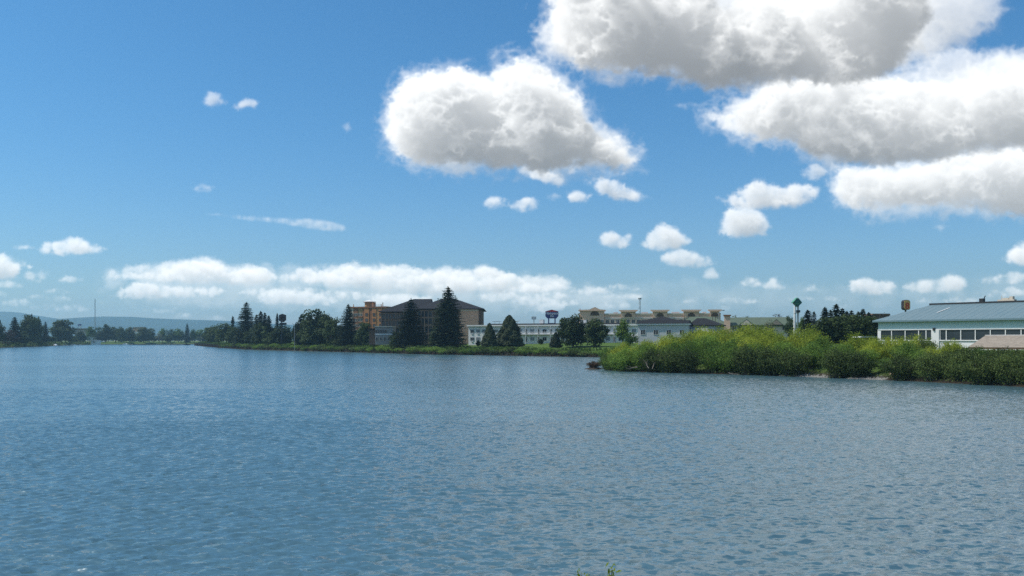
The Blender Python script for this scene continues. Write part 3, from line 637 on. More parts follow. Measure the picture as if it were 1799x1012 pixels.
for u, v, w, Y_, lb in ((378, 575, 30, 610, 'dark filler tree at the river bend left of the wide low tree'), (413, 573, 30, 540, 'dark bushy tree tucked left below the pointed bank spruce'), (446, 574, 34, 545, 'dark bushy tree tucked right below the pointed bank spruce'), (474, 571, 34, 500, 'dark bushy tree behind the round tree below the spires'), (503, 577, 24, 480, 'dark bushy tree at the right foot of the brown sign'), (538, 570, 30, 455, 'dark bushy tree right of the conifer by the hill gap'), (563, 572, 40, 440, 'broad dark tree in front of the tall ragged tree'), (577, 563, 34, 446, 'dark tree filling the right side of the tall ragged tree'), (600, 572, 32, 432, 'dark bushy tree left of the narrow spruce'), (626, 580, 26, 425, 'dark bushy tree right of the narrow spruce'), (660, 590, 24, 372, 'low dark bush before the left corner of the grey lodge'), (424, 588, 34, 530, 'low dark bush under the pointed bank spruce'), (484, 588, 34, 470, 'low dark bush under the brown sign'), (545, 590, 34, 425, 'low dark bush under the tall ragged tree'), (600, 591, 30, 410, 'low dark bush under the narrow spruce')):
    tree('dark', u, v, w, Y_, 'broadleaf_tree' if 'bush ' not in lb else 'dark_bush', lb)
# --- left bank and the far bank
for k_, u, v, w, Y, lb in (
  ('spruce', 26, 557, 30, 640, 'dark pointed tree near the left edge of the left bank grove'), ('dark', 50, 552, 34, 655, 'tallest dark tree of the left bank grove'), ('dark', 62, 555, 26, 668, 'dark tree at the right shoulder of the tallest left grove tree'),
  ('spruce', 56, 551, 14, 650, 'dark conifer spire sticking out of the tallest left grove tree'), ('spruce', 68, 556, 14, 672, 'second conifer spire right of the tallest left grove tree'), ('spruce', 80, 565, 16, 690, 'short dark conifer between the grove and the round tree'), ('dark', 108, 560, 38, 760, 'big round dark tree standing at the end of the left bank'),
  ('dark', -6, 558, 26, 600, 'dark tree cut off by the left edge of the picture'), ('purple', 12, 578, 46, 618, 'low wide brown green bush tree at the left edge'), ('dark', 36, 585, 30, 650, 'low dark bush under the left grove'), ('grey', 62, 586, 16, 690, 'pale grey green bush under the left grove'), ('dark', 85, 588, 24, 730, 'low dark bush left of the round tree'), ('purple', 4, 600, 24, 600, 'brown bush at the waterline at the left edge')):
    tree(k_, u, v, w, Y, 'broadleaf_tree' if k_ != 'spruce' else 'conifer_tree', lb)
tree('dark', 142, 582, 20, 960, 'broadleaf_tree', 'small round dark tree left of the pale boathouse')
tree('dark', 128, 590, 16, 900, 'broadleaf_tree', 'low dark tree just right of the big round tree')
LBL = dict(lime='bright green tree in the row on the far bank', green='mid green tree in the row on the far bank', dark='dark green tree in the row on the far bank', grey='pale grey blossoming tree in the row on the far bank')
FB = [('lime', 158, 571, 20), ('green', 172, 571, 22), ('dark', 186, 569, 18), ('grey', 190, 577, 26), ('dark', 203, 572, 22), ('dark', 214, 573, 16), ('dark', 228, 574, 18), ('dark', 252, 575, 22), ('dark', 262, 575, 20), ('lime', 286, 574, 16), ('green', 300, 576, 16), ('grey', 280, 585, 14), ('lime', 314, 575, 20), ('grey', 306, 586, 16), ('green', 318, 580, 20), ('lime', 341, 576, 14), ('lime', 352, 576, 18), ('dark', 362, 583, 20), ('lime', 370, 573, 14), ('green', 380, 575, 20), ('green', 338, 588, 12), ('grey', 375, 590, 16), ('green', 244, 587, 14), ('green', 270, 588, 18), ('dark', 222, 588, 14), ('green', 150, 587, 12), ('grey', 350, 590, 12), ('dark', 295, 588, 14), ('green', 384, 584, 18), ('dark', 236, 586, 12), ('green', 208, 585, 14), ('dark', 176, 583, 14)]
FBT = []
for i, (k_, u, v, w) in enumerate(FB):
    FBT.append((tree(k_, u, v, w, 1062 + (i * 37) % 60, 'bank_tree', LBL[k_], 'tree', 'trees along the far bank'), u, LBL[k_].split(' in ')[0], 'on the far bank' if u < 240 else 'on the far bank beyond the warehouse'))
relabel(FBT)
tree('spruce', 329, 568, 12, 1125, 'conifer_tree', 'single dark conifer in the row of far bank trees')

# --- evergreen stand and yard trees behind the thicket on the right
SP = []; HG = []
for i, (u, v, w) in enumerate(((1419, 545, 26), (1430, 548, 24), (1449, 540, 26), (1459, 545, 22), (1469, 535, 28), (1480, 542, 25), (1488, 547, 22), (1496, 546, 24), (1508, 548, 22), (1516, 543, 24), (1526, 549, 22))):
    SP.append((tree('narrow' if i != 1 else 'blue', u, v, w, 262 + (i * 7) % 20, 'conifer_tree', 'slim dark conifer spire above the dark hedge left of the teal roofed restaurant', 'tree', 'conifer spires behind the dark hedge'), u, 'dark conifer spire', 'behind the dark hedge'))
for i, (u, v, w) in enumerate(((1446, 554, 44), (1474, 551, 48), (1503, 552, 48), (1528, 553, 42))):
    HG.append((tree('dark', u, v, w, 225 + i * 3, 'hedge_tree', 'dense dark green hedge tree beside the left end of the teal roofed restaurant', 'tree', 'row of dark hedge trees by the restaurant'), u, 'dense dark hedge tree', 'beside the restaurant'))
relabel(SP); relabel(HG)
tree('lime', 1409, 553, 18, 268, 'broadleaf_tree', 'green leafy tree just right of the white legged diamond sign')
tree('green', 1387, 549, 16, 300, 'broadleaf_tree', 'small dark green tree left of the diamond sign')
for u, v, w, k_, lb in ((1290, 551, 26, 'grey', 'pale grey tree behind the green roof, beside the chimney'), (1310, 552, 20, 'green', 'dull green tree behind the left part of the green roof'), (1342, 555, 14, 'purple', 'small brownish tree behind the middle of the green roof'), (1366, 548, 24, 'purple', 'purple brown tree behind the right part of the green roof'), (1548, 547, 22, 'purple', 'brownish tree left of the red and yellow sign'), (1563, 550, 18, 'purple', 'small brown tree below the red and yellow sign'), (1352, 560, 22, 'grey', 'pale feathery tree in front of the green roof')):
    tree(k_, u, v, w, 420 if 'front' not in lb else 255, 'yard_tree', lb)

# --- thicket on the right bank
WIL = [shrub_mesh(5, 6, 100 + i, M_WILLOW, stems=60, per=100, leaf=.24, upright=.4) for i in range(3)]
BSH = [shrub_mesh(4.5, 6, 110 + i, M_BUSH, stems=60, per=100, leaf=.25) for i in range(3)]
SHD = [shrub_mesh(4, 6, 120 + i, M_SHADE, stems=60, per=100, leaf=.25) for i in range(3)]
GRYB = [shrub_mesh(4, 2.6, 130, M_GREY, stems=24, per=60, leaf=.22, upright=.6)]
DRYB = [shrub_mesh(2, 3.2, 131, foliage('rust_dry_leaves', (.05, .03, .02), (.16, .10, .055)), stems=50, per=60, leaf=.2)]
SH = dict(willow=(WIL, 5, 6), bush=(BSH, 4.5, 6), shade=(SHD, 4, 6), grey=(GRYB, 4, 2.6), dry=(DRYB, 2, 3.2))
NSH = [0]
def shrub(k_, x, y, H, W, name, label, group=None, z=None):
    P_, h0, w0 = SH[k_]; i = NSH[0]; NSH[0] += 1; fo, tw = P_[i % len(P_)]
    o = thing(name, label, 'shrub', (x, y, gz(x, y) if z is None else z), (i * 2.1) % 6.28, (W / w0, W / w0, H / h0), group)
    link('foliage', fo, o); kind(link('twigs', tw, o), 'stuff'); return o
SLB = dict(willow='yellow green willow in the sunny upper tier of the thicket on the right bank', bush='mid green bush in the thicket on the right bank', shade='dark green bush hanging over the water in the lower tier of the right bank')
shore = np.array(RIVER[2:10][::-1], float)        # from the spit round to the near right
seg = np.diff(shore, axis=0); sl_ = np.r_[0, np.cumsum(np.hypot(seg[:, 0], seg[:, 1]))]
def shore_at(s): return np.array([np.interp(s, sl_, shore[:, 0]), np.interp(s, sl_, shore[:, 1])])
def shore_in(s):
    d = shore_at(min(s + 2, sl_[-1])) - shore_at(max(s - 2, 0)); d /= np.hypot(*d); n = np.array([-d[1], d[0]])
    return n if river_d(np.array([shore_at(s)[0] + n[0] * 2]), np.array([shore_at(s)[1] + n[1] * 2]))[0] > 0 else -n
TOPU = [1040, 1075, 1120, 1180, 1230, 1290, 1380, 1440, 1500, 1560, 1620, 1690, 1740, 1800, 1900]
TOPV = [612, 600, 585, 579, 575, 571, 568, 573, 580, 586, 592, 598, 612, 614, 614]
FRV = [634, 618, 610, 606, 602, 604, 605, 608, 612, 612, 612, 612, 613, 614, 614]
q = np.random.default_rng(77)
THK = []
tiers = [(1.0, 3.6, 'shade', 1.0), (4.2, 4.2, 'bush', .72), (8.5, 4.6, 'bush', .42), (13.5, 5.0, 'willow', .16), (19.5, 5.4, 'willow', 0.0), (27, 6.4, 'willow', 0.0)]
for ti, (inn, step, k0, f) in enumerate(tiers):
    s = 1.5 + ti * .9
    while s < sl_[-1] - 1:
        p = shore_at(s) + shore_in(s) * (inn + q.uniform(-1, 1)); x, y = p; u = CU + x / y * F
        s += step * q.uniform(.75, 1.2)
        if y > 235 or u > 1900 or (ti >= 3 and y > 215): continue
        vt = np.interp(u, TOPU, TOPV) * (1 - f) + np.interp(u, TOPU, FRV) * f + q.normal(0, 3.8)
        g = gz(x, y); H = vz(vt, y) - g
        if ti >= 4 and u > 1690: continue
        if u > 1690 and ti in (2, 3) and y < 134: H = min(H, vz(613, y) - g)
        H = min(max(H, 1.3), 7.5)
        if ti == 0 and 1404 < u < 1455: H = 1.2; continue
        if 1543 < u < 1572 and ti <= 1: continue
        k_ = k0
        if k_ == 'bush' and u > 1640: k_ = 'shade'
        if ti == 0 and 1070 < u < 1130: k_ = 'bush'
        if ti <= 1 and 1215 < u < 1290: k_ = 'bush'
        if k_ == 'bush' and ti == 2 and q.uniform() < .4: k_ = 'willow'
        if ti == 1 and u < 1180: k_ = 'willow' if q.uniform() < .6 else 'bush'
        o = shrub(k_, x, y, H, min(max(H * 1.15, 3.4), 6.5) * q.uniform(.9, 1.1), 'willow_shrub' if k_ == 'willow' else 'riverside_bush', SLB[k_], {'willow': 'willows of the right bank thicket', 'bush': 'green bushes of the right bank thicket', 'shade': 'dark waterside bushes of the right bank'}[k_])
        THK.append((o, u, ti, k_))
LM = [(1075, 'at the thicket tip'), (1112, 'below the fresh green tree'), (1150, 'below the left half of the pale hall'), (1200, 'below the right half of the pale hall'), (1258, 'below the porch building'), (1292, 'below the chimney'), (1336, 'below the left green gable'), (1384, 'below the right green gable'), (1412, 'below the diamond sign'), (1446, 'left of the conifer spires'), (1500, 'below the conifer spires'), (1540, 'below the dark hedge'), (1592, 'below the left restaurant windows'), (1636, 'below the middle restaurant windows'), (1702, 'below the right restaurant windows'), (1e9, 'below the pink shelter')]
relabel([(o, u, ['waterside ', 'lower ', 'middle ', 'high ', 'upper ', 'topmost '][ti] + {'willow': 'yellow willow', 'bush': 'green bush', 'shade': 'dark bush'}[k_], next(w for e_, w in LM if u < e_)) for o, u, ti, k_ in THK])
def pt(u, Y): return ux(u, Y), Y
x, y = pt(1560, 124.5); shrub('bush', x, y, 2.0, 3.4, 'riverside_bush', 'small green bush standing alone before the bare sandy patch')
x, y = pt(1171, 149.5); shrub('grey', x, y, 3.4, 1.9, 'pale_shrub', 'slim pale yellow grey shrub among the waterside bushes')
x, y = pt(1625, 136); shrub('shade', x, y, vz(589, y) - gz(x, y), 3.6, 'riverside_bush', 'dark green round bush poking above the willows below the restaurant pillar')
x, y = pt(1715, 118); shrub('bush', x, y, 2.9, 4.2, 'riverside_bush', 'brighter green bush below the pink shelter roof')
EV = []
for i, u in enumerate(np.arange(1690, 1890, 15)):
    y = 125.0 - (u - 1690) * .07; x = ux(u, y); EV.append((shrub('shade', x, y, vz(608 + (i * 37 % 5), y) - gz(x, y), 3.6, 'riverside_bush', '', 'bushes before the shelter'), u, 'tall dark bush', 'at the eave of the pink shelter'))
relabel(EV)
for i, (u, v, Y_) in enumerate(((1072, 606, 205), (1085, 602, 215), (1098, 598, 208))):
    x = ux(u, Y_); shrub('bush', x, Y_, max(1.5, vz(v, Y_) - gz(x, Y_)), 4.5, 'riverside_bush', ('green bush', 'round green bush', 'tall green bush')[i] + ' on the inner side of the thicket tip, below the fresh green tree')
# islet
isl_x, isl_y = pt(1044, 166)
iv = []; 
for r_i, zz in ((2.3, -.5), (1.6, .12), (.8, .3), (0.01, .34)):
    iv += [(isl_x + r_i * math.cos(a) * 1.1, isl_y + r_i * math.sin(a) * .8, zz) for a in np.linspace(0, 2 * math.pi, 15)[:-1]]
M_MUD = mat('dark_mud', (.05, .04, .03), .95, .6, 2)
kind(link('islet_ground', raw_mesh('islet_ground', iv, [(r * 14 + i, r * 14 + (i + 1) % 14, (r + 1) * 14 + (i + 1) % 14, (r + 1) * 14 + i) for r in range(3) for i in range(14)], M_MUD, True)), 'structure')
shrub('dry', isl_x, isl_y, 1.55, 2.9, 'dry_bush', 'rust brown bush on the tiny islet off the tip of the thicket', None, .15)
# bare boughs over the water, and a drift log
def branch(name, label, p0, p1, r, seed, sub=5, m=None):
    q_ = random.Random(seed); b = MB(); a, e = Vector(p0), Vector(p1); pts = [a.lerp(e, i / 4) + Vector((q_.uniform(-.12, .12), q_.uniform(-.12, .12), q_.uniform(-.12, .12))) * (0 if i == 0 else 1) for i in range(5)]
    for i in range(4): b.tube(pts[i], pts[i + 1], r * (1 - i * .2), r * (.8 - i * .2), 6)
    for i in range(sub):
        s_ = pts[1 + i % 3]; d = (e - a).normalized() + Vector((q_.uniform(-1, 1), q_.uniform(-1, 1), q_.uniform(-.6, .9))) * .8
        b.tube(s_, s_ + d * (e - a).length * q_.uniform(.2, .45), r * .4, r * .1, 4)
    return tag(b.obj(name, m or M_DEAD), label, 'branch')
for i, (a, b_, lb) in enumerate((((1140, 647, 147.5), (1131, 632, 149), 'bare grey bough slanting up out of the waterside bushes, left of two'), ((1146, 648, 147.0), (1158, 620, 149.5), 'tall bare grey bough standing up among the waterside bushes'), ((1120, 645, 149), (1100, 648, 151), 'bare bough hanging low over the water at the thicket tip'), ((1280, 655, 139.5), (1300, 658, 138.0), 'bleached driftwood branch lying at the waterline'))):
    branch('dead_bough', lb, (ux(a[0], a[2]), a[2], vz(a[1], a[2])), (ux(b_[0], b_[2]), b_[2], vz(b_[1], b_[2])), .07, i)

# --- shrubs and rough grass along the middle bank
MB_SH = np.array(RIVER[14:25], float)
sg = np.diff(MB_SH, axis=0); ml = np.r_[0, np.cumsum(np.hypot(sg[:, 0], sg[:, 1]))]
def mb_at(s): return np.array([np.interp(s, ml, MB_SH[:, 0]), np.interp(s, ml, MB_SH[:, 1])])
def mb_in(s):
    d = mb_at(min(s + 3, ml[-1])) - mb_at(max(s - 3, 0)); d /= np.hypot(*d); n = np.array([-d[1], d[0]]); c = mb_at(s) + n * 3
    return n if river_d(c[:1], c[1:])[0] > 0 else -n
gt = [foliage('rank_bank_grass', (.05, .09, .016), (.15, .22, .04), .35)]
BANKS = [shrub_mesh(2.4, 5, 140 + i, M_BUSH, stems=40, per=45, leaf=.34) for i in range(2)]; BANKD = [shrub_mesh(2.2, 5, 145 + i, M_SHADE, stems=40, per=45, leaf=.34) for i in range(2)]
SH['bank'] = (BANKS, 2.4, 5); SH['bankd'] = (BANKD, 2.2, 5)
BKS = []
s = 2.0
while s < 420:
    p = mb_at(s) + mb_in(s) * q.uniform(1.5, 3.5); far_ = p[1] / 330
    k_ = 'bank' if q.uniform() < .62 else 'bankd'
    o = shrub(k_, p[0], p[1], q.uniform(1.5, 2.6) * min(far_, 1.2), q.uniform(4.5, 7), 'bank_shrub', 'low green shrub on the long grassy middle bank' if k_ == 'bank' else 'low dark shrub on the long grassy middle bank', 'low shrubs along the middle bank')
    BKS.append((o, CU + p[0] / p[1] * F, k_))
    s += q.uniform(3.5, 6.0) * far_
LB = [(445, 'below the pointed bank spruce'), (480, 'below the clump of spires'), (510, 'below the brown sign'), (535, 'below the gap showing the hills'), (590, 'below the ragged tree'), (626, 'below the narrow spruce'), (690, 'below the grey lodge'), (752, 'below the shorter hotel spruce'), (815, 'below the tallest spruce'), (846, 'below the hotel gable'), (876, 'below the smaller cypress'), (925, 'below the broad cypress'), (958, 'below the motel balconies'), (990, 'below the blue sign'), (1028, 'below the larger round tree'), (1e9, 'below the smaller round tree')]
relabel([(o, u, 'low green bank shrub' if k_ == 'bank' else 'low dark bank shrub', next(w for e_, w in LB if u < e_)) for o, u, k_ in BKS])
C = []; Nn = []; S = []
for s in np.arange(0, ml[-1], .22):
    n_ = 4; 
    for _ in range(n_):
        p = mb_at(s) + mb_in(s) * q.uniform(2.0, 9) + q.normal(0, .3, 2); C.append((p[0], p[1])); S.append(q.uniform(.5, 1.1) * (1 + s / 700))
C = np.array(C); zz = ground_z(C[:, 0], C[:, 1]); S = np.array(S); a = q.uniform(0, 6.28, len(C))
bl = np.c_[np.cos(a), np.sin(a), 0 * a]; lean = np.c_[q.normal(0, .25, len(C)), q.normal(0, .25, len(C)), np.ones(len(C))] * S[:, None]
P0 = np.c_[C, zz - .05]; wv = bl * (S * .22)[:, None]
V = np.stack([P0 - wv, P0 + wv, P0 + lean + wv * .5, P0 + lean - wv * .5], 1).reshape(-1, 3)
kind(link('bank_grass', raw_mesh('bank_grass', V, np.arange(len(V)).reshape(-1, 4), gt[0])), 'stuff', 'rank green grass along the middle bank')
# far-off belts of trees
for nm, (y_, u0_, u1_, h_, sd_) in (('distant_woods', (2100, -500, 2400, 12, 1)), ('distant_woods', (3300, -700, 2600, 14, 2))):
    Cb, Sb = belt(y_, u0_, u1_, h_, sd_); V, Fq = leaves(Cb, unit(q.normal(size=(len(Cb), 3)) + np.array([0, -.5, .4])), Sb * 2.2, .8)
    kind(link(nm, raw_mesh(nm, V, Fq, plain_m)), 'stuff', 'low belt of trees far off on the plain')
# undergrowth on the far and left banks
Cb = []; 
for (xa, ya), (xb, yb) in zip(RIVER[31:36], RIVER[32:37]):
    for t in np.arange(0, 1, 1.6 / math.hypot(xb - xa, yb - ya)):
        Cb += [(xa + (xb - xa) * t + q.normal(0, 2) - 3, ya + (yb - ya) * t + q.uniform(0, 5)) for _ in range(9)]
Cb = np.array(Cb); Cb = Cb[river_d(Cb[:, 0], Cb[:, 1]) > .2]; z_ = ground_z(Cb[:, 0], Cb[:, 1]) + q.uniform(0, 2.6, len(Cb))
V, Fq = leaves(np.c_[Cb, z_], unit(q.normal(size=(len(Cb), 3)) + np.array([0, -.4, .5])), q.uniform(.8, 1.7, len(Cb)), .6)
kind(link('undergrowth', raw_mesh('undergrowth', V, Fq, M_SHADE)), 'stuff', 'dark undergrowth along the far and left banks')
Cb = []
for s in np.arange(0, ml[-1], .30):
    for _ in range(5): p = mb_at(s) + mb_in(s) * abs(q.normal(.9, .7)); Cb.append((p[0], p[1], q.uniform(0, 1.0) ** 1.5 * (1 + s / 500)))
Cb = np.array(Cb); V, Fq = leaves(np.c_[Cb[:, 0], Cb[:, 1], ground_z(Cb[:, 0], Cb[:, 1]) + Cb[:, 2]], unit(q.normal(size=(len(Cb), 3)) + np.array([0, -.4, .3])), q.uniform(.35, .8, len(Cb)), .5)
kind(link('undergrowth', raw_mesh('undergrowth', V, Fq, M_PURPLE)), 'stuff', 'brown dead stems and roots along the waterline of the middle bank')
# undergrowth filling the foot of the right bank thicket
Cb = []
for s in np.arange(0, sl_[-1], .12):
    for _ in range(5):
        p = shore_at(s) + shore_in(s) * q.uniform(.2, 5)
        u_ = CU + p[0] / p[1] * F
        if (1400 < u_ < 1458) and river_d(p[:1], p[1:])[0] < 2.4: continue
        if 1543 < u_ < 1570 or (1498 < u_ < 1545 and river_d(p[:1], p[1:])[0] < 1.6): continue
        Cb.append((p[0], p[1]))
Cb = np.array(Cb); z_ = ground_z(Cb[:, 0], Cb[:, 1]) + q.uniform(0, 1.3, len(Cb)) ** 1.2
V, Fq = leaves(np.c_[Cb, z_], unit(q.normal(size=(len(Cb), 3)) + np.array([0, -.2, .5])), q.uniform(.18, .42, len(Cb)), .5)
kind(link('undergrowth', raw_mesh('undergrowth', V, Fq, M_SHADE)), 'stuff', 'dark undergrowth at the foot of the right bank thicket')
# gravel and stones at the little landing, sandy scar
M_STONE = mat('pale_river_stone', (.29, .275, .25), .9, .7, 1.5, bump=.4, bscale=8)
M_SAND = mat('dry_sandy_soil', (.34, .26, .17), .95, .6, 1.2, bump=.4, bscale=10)
def pebble(seed, r):
    q_ = np.random.default_rng(seed); V = []
    for ph in (-.9, -.3, .35, .95):
        for k in range(7):
            a = k * 2 * math.pi / 7; rr = r * q_.uniform(.8, 1.15); V.append((math.cos(a) * math.cos(ph) * rr * 1.3, math.sin(a) * math.cos(ph) * rr, math.sin(ph) * rr * .65))
    return raw_mesh('stone', V, [(r_ * 7 + k, r_ * 7 + (k + 1) % 7, (r_ + 1) * 7 + (k + 1) % 7, (r_ + 1) * 7 + k) for r_ in range(3) for k in range(7)] + [tuple(range(7))[::-1], tuple(range(21, 28))], M_STONE)
PB = [pebble(i, 1) for i in range(4)]
STN = []
for i, u in enumerate((1412, 1419, 1426, 1431, 1438, 1443, 1448, 1452)):
    s = min(np.linspace(0, sl_[-1], 600), key=lambda t: abs(CU + shore_at(t)[0] / shore_at(t)[1] * F - u)); p = shore_at(s) + shore_in(s) * q.uniform(.5, 1.6); r = q.uniform(.16, .34)
    o = link('stone', PB[i % 4], None, (p[0], p[1], gz(p[0], p[1]) + r * .3), (0, 0, i), (r, r, r)); tag(o, 'pale stone on the small gravel landing at the foot of the right bank', 'stone', 'stones at the gravel landing'); STN.append((o, u, 'pale stone', 'on the gravel landing'))
relabel(STN)
gv, gf = [], []
Vp = []; 
for _ in range(1500):
    u = q.uniform(1368, 1462) if _ < 950 else q.uniform(1492, 1562); s = np.interp(u, [1360, 1550], [0, 1]); p = np.array([40.2, 136.0]) * (1 - s) + np.array([50.5, 121.0]) * s; n_ = np.array([.82, .57]); p = p + n_ * abs(q.normal(.1, .8))
    r = q.uniform(.05, .13); z_ = gz(p[0], p[1]) + r * .2; b = len(gv)
    gv += [(p[0] - r, p[1] - r * .7, z_), (p[0] + r, p[1] - r * .7, z_), (p[0] + r * .9, p[1] + r, z_), (p[0] - r, p[1] + r * .8, z_), (p[0], p[1], z_ + r)]; gf += [(b, b + 1, b + 4), (b + 1, b + 2, b + 4), (b + 2, b + 3, b + 4), (b + 3, b, b + 4)]
kind(link('gravel', raw_mesh('gravel', gv, gf, M_STONE)), 'stuff', 'pale gravel at the landing below the thicket')
sx_, sy_ = np.meshgrid(np.linspace(-1.5, 1.5, 16), np.linspace(2.0, 6.0, 16)); c0 = shore_at(min(np.linspace(0, sl_[-1], 600), key=lambda t: abs(CU + shore_at(t)[0] / shore_at(t)[1] * F - 1556)))
dx_ = np.array([.635, -.77]); nx_ = np.array([.77, .635]); PX = c0[0] + sx_ * dx_[0] + sy_ * nx_[0]; PY = c0[1] + sx_ * dx_[1] + sy_ * nx_[1]
kind(link('sand_patch', raw_mesh('sand_patch', np.stack([PX, PY, ground_z(PX, PY) + .05 - .25 * (np.hypot(sx_ / 1.5, (sy_ - 4) / 2.0) > .85 + .12 * np.sin(sx_ * 7 + sy_ * 5))], -1).reshape(-1, 3), grid_faces(16, 16), M_SAND, True)), 'structure')
# willow shoots right below the viewpoint, rooted on a small rock bar
bar = MB(); 
o = link('rock_bar', PB[0], None, (1.25, 12.2, -.2), (0, 0, .4), (2.2, 2.2, .8)); kind(o, 'structure')
def shoot(x, y, zt, seed, n, label):
    q_ = np.random.default_rng(seed); b = MB(); b.tube((x * .9, y, .1), (x * .97, y, zt * .55), .022, .015, 6); b.tube((x * .97, y, zt * .55), (x, y, zt - .05), .015, .005, 6)
    o = thing('willow_shoot', label, 'shrub', (0, 0, 0)); b.obj('stem', M_TWIG, o)
    t = q_.uniform(.55, 1.0, n); C = np.c_[x * (.9 + .1 * t) + q_.normal(0, .055, n), y + q_.normal(0, .055, n), zt * t + q_.normal(0, .03, n)]
    V, Fq = leaves(C, unit(q_.normal(size=(n, 3)) + np.array([0, 0, .6])), q_.uniform(.05, .11, n), .38, q_); link('foliage', raw_mesh('foliage', V, Fq, M_WILLOW), o)
shoot(ux(1075, 12), 12, vz(995, 12), 1, 240, 'taller willow shoot tip at the bottom edge of the picture')
shoot(ux(1022, 12), 12, vz(1003, 12), 2, 170, 'shorter willow shoot tip at the bottom edge of the picture')

# ================================================================== buildings
M_TAN = mat('tan_stucco', (.60, .37, .25), .9, .25, .3, bump=.2, bscale=3)
M_BROWN = mat('brown_brick_panel', (.125, .08, .055), .9, .3, .5, bump=.3, bscale=6)
M_PIL = mat('brown_grey_pilaster', (.30, .20, .145), .9, .3, .5)
M_CREAM = mat('cream_trim', (.60, .52, .42), .8, .2, .6)
M_ROOFG = mat('charcoal_shingles', (.020, .021, .026), .95, .5, 1.2, bump=.5, bscale=5, stretch=(1, 1, 4))
M_WHITE = mat('white_painted_wall', (.70, .69, .67), .8, .22, .4)
M_GLASS = mat('window_glass', (.03, .04, .05), .12, .4, .8, spec=.6)
M_GLASSB = mat('curtained_window', (.20, .22, .24), .25, .7, .7, spec=.5)
M_DARK = mat('dark_metal', (.03, .03, .032), .6, .3, 2)
M_GREYM = mat('grey_metal', (.30, .31, .32), .5, .3, 2, metal=.4)
M_ORANGE = mat('orange_stucco', (.37, .17, .07), .9, .25, .25, bump=.2, bscale=3)
M_YELLOW = mat('ochre_stucco', (.40, .235, .105), .9, .25, .25)
M_REDBR = mat('red_brown_stucco', (.22, .10, .05), .9, .3, .4)
M_TEAL = mat('teal_metal_roof', (.115, .195, .225), .5, .6, .7, metal=.15, spec=.5, stretch=(3, .3, 1), col2=(.175, .235, .25))
M_TEALW = mat('pale_teal_fascia', (.58, .70, .68), .7, .2, .5)
M_TAN2 = mat('lit_tan_stucco', (.72, .48, .35), .9, .2, .3)  # tan raised in colour to paint in the stronger light on these walls
M_LODGE = mat('grey_lodge_wall', (.30, .27, .25), .9, .3, .4)
M_GRNR = mat('green_metal_roof', (.095, .125, .085), .7, .35, .6)
M_PINK = mat('weathered_shingles', (.315, .265, .215), .95, .6, 1.6, bump=.7, bscale=9, stretch=(1, 1, 3))
M_WOOD = mat('brown_timber', (.12, .07, .045), .9, .5, 2)
M_LGREY = mat('light_grey_siding', (.50, .51, .52), .85, .2, .4)

def placed(name, label, cat, u0, Y0, u1, Y1, vbase=None, z=None):
    """building origin at its left front corner, local +x along the front, +y away from the viewer"""
    x0, x1 = ux(u0, Y0), ux(u1, Y1); L = math.hypot(x1 - x0, Y1 - Y0)
    z0 = z if z is not None else (vz(vbase, Y0) if vbase else gz(x0, Y0))
    return thing(name, label, cat, (x0, Y0, z0), math.atan2(Y1 - Y0, x1 - x0)), L, z0
WCACHE = {}
def window(parent, x, y, z, w, h, fm=M_CREAM, gm=M_GLASS, bars=1, name='window', t=.09, rot=0.0):
    """a framed window standing proud of the wall (facing local -y), its pane a sub-part"""
    k = (round(w, 2), round(h, 2), fm.name, gm.name, bars, t)
    if k not in WCACHE:
        b = MB(); b.box(-w/2, w/2, -.10, .02, 0, t).box(-w/2, w/2, -.10, .02, h - t, h).box(-w/2, -w/2 + t, -.10, .02, t, h - t).box(w/2 - t, w/2, -.10, .02, t, h - t)
        for i in range(bars): xx = -w/2 + w * (i + 1) / (bars + 1); b.box(xx - t * .4, xx + t * .4, -.08, .02, t, h - t)
        g = MB(); g.box(-w/2 + t * .9, w/2 - t * .9, -.045, -.02, t * .9, h - t * .9)
        WCACHE[k] = (b.mesh('window', fm), g.mesh('pane', gm))
    o = link(name, WCACHE[k][0], parent, (x, y, z), (0, 0, rot)); link('pane', WCACHE[k][1], o); return o

# --- tan hotel with charcoal hipped roofs
H, L, z0 = placed('hotel_building', 'big tan hotel with charcoal hipped roofs behind the two tall spruces', 'building', 733, 392, 845, 392, z=4.5)
k = 392 / F
def hx(u): return (u - 733) * k
def hz(v): return vz(v, 392) - z0
ea = hz(543.5)
MB().box(hx(765), hx(845), .0, 34, -1, ea).obj('wall', M_TAN, H)
MB().box(hx(733), hx(765) - .01, .0, 34, -1, ea).obj('wall', M_BROWN, H)
MB().box(hx(765), hx(806), -.6, .05, -1, ea - .05).obj('stair_tower', M_BROWN, H)
MB().box(hx(841), hx(845) + .15, -.18, 34.1, -1, ea - .03).obj('corner_shadow_strip', M_BROWN, H)  # dark brown strip paints in the shadowed edge of the side wall
MB().box(hx(808), hx(841), -.14, .04, ea - .75, ea - .02).obj('cornice', M_CREAM, H)
MB().hip(hx(733) - 1.2, hx(845) + 1.4, -1.3, 36, ea + .3, hz(520.5), hx(777), hx(790), 14, 22).obj('roof', M_ROOFG, H)
for v in (544.5, 557, 570, 585): MB().box(hx(733), hx(765) - .05, -.16, .04, hz(v) - .45, hz(v) - .1).obj('floor_band', M_PIL, H)
for u in (734, 740, 746, 752.5, 760): MB().box(hx(u) - .14, hx(u) + .14, -.26, .04, -1, ea - .6).obj('pilaster', M_PIL, H)
for v in (557, 570, 585, 600):
    for u, w in ((737, 1.1), (743, 1.1), (749.2, 1.25), (756.2, 1.5)): window(H, hx(u), -.02, hz(v) + .30, w + .2, 2.35, M_BROWN, M_GLASS, 0)
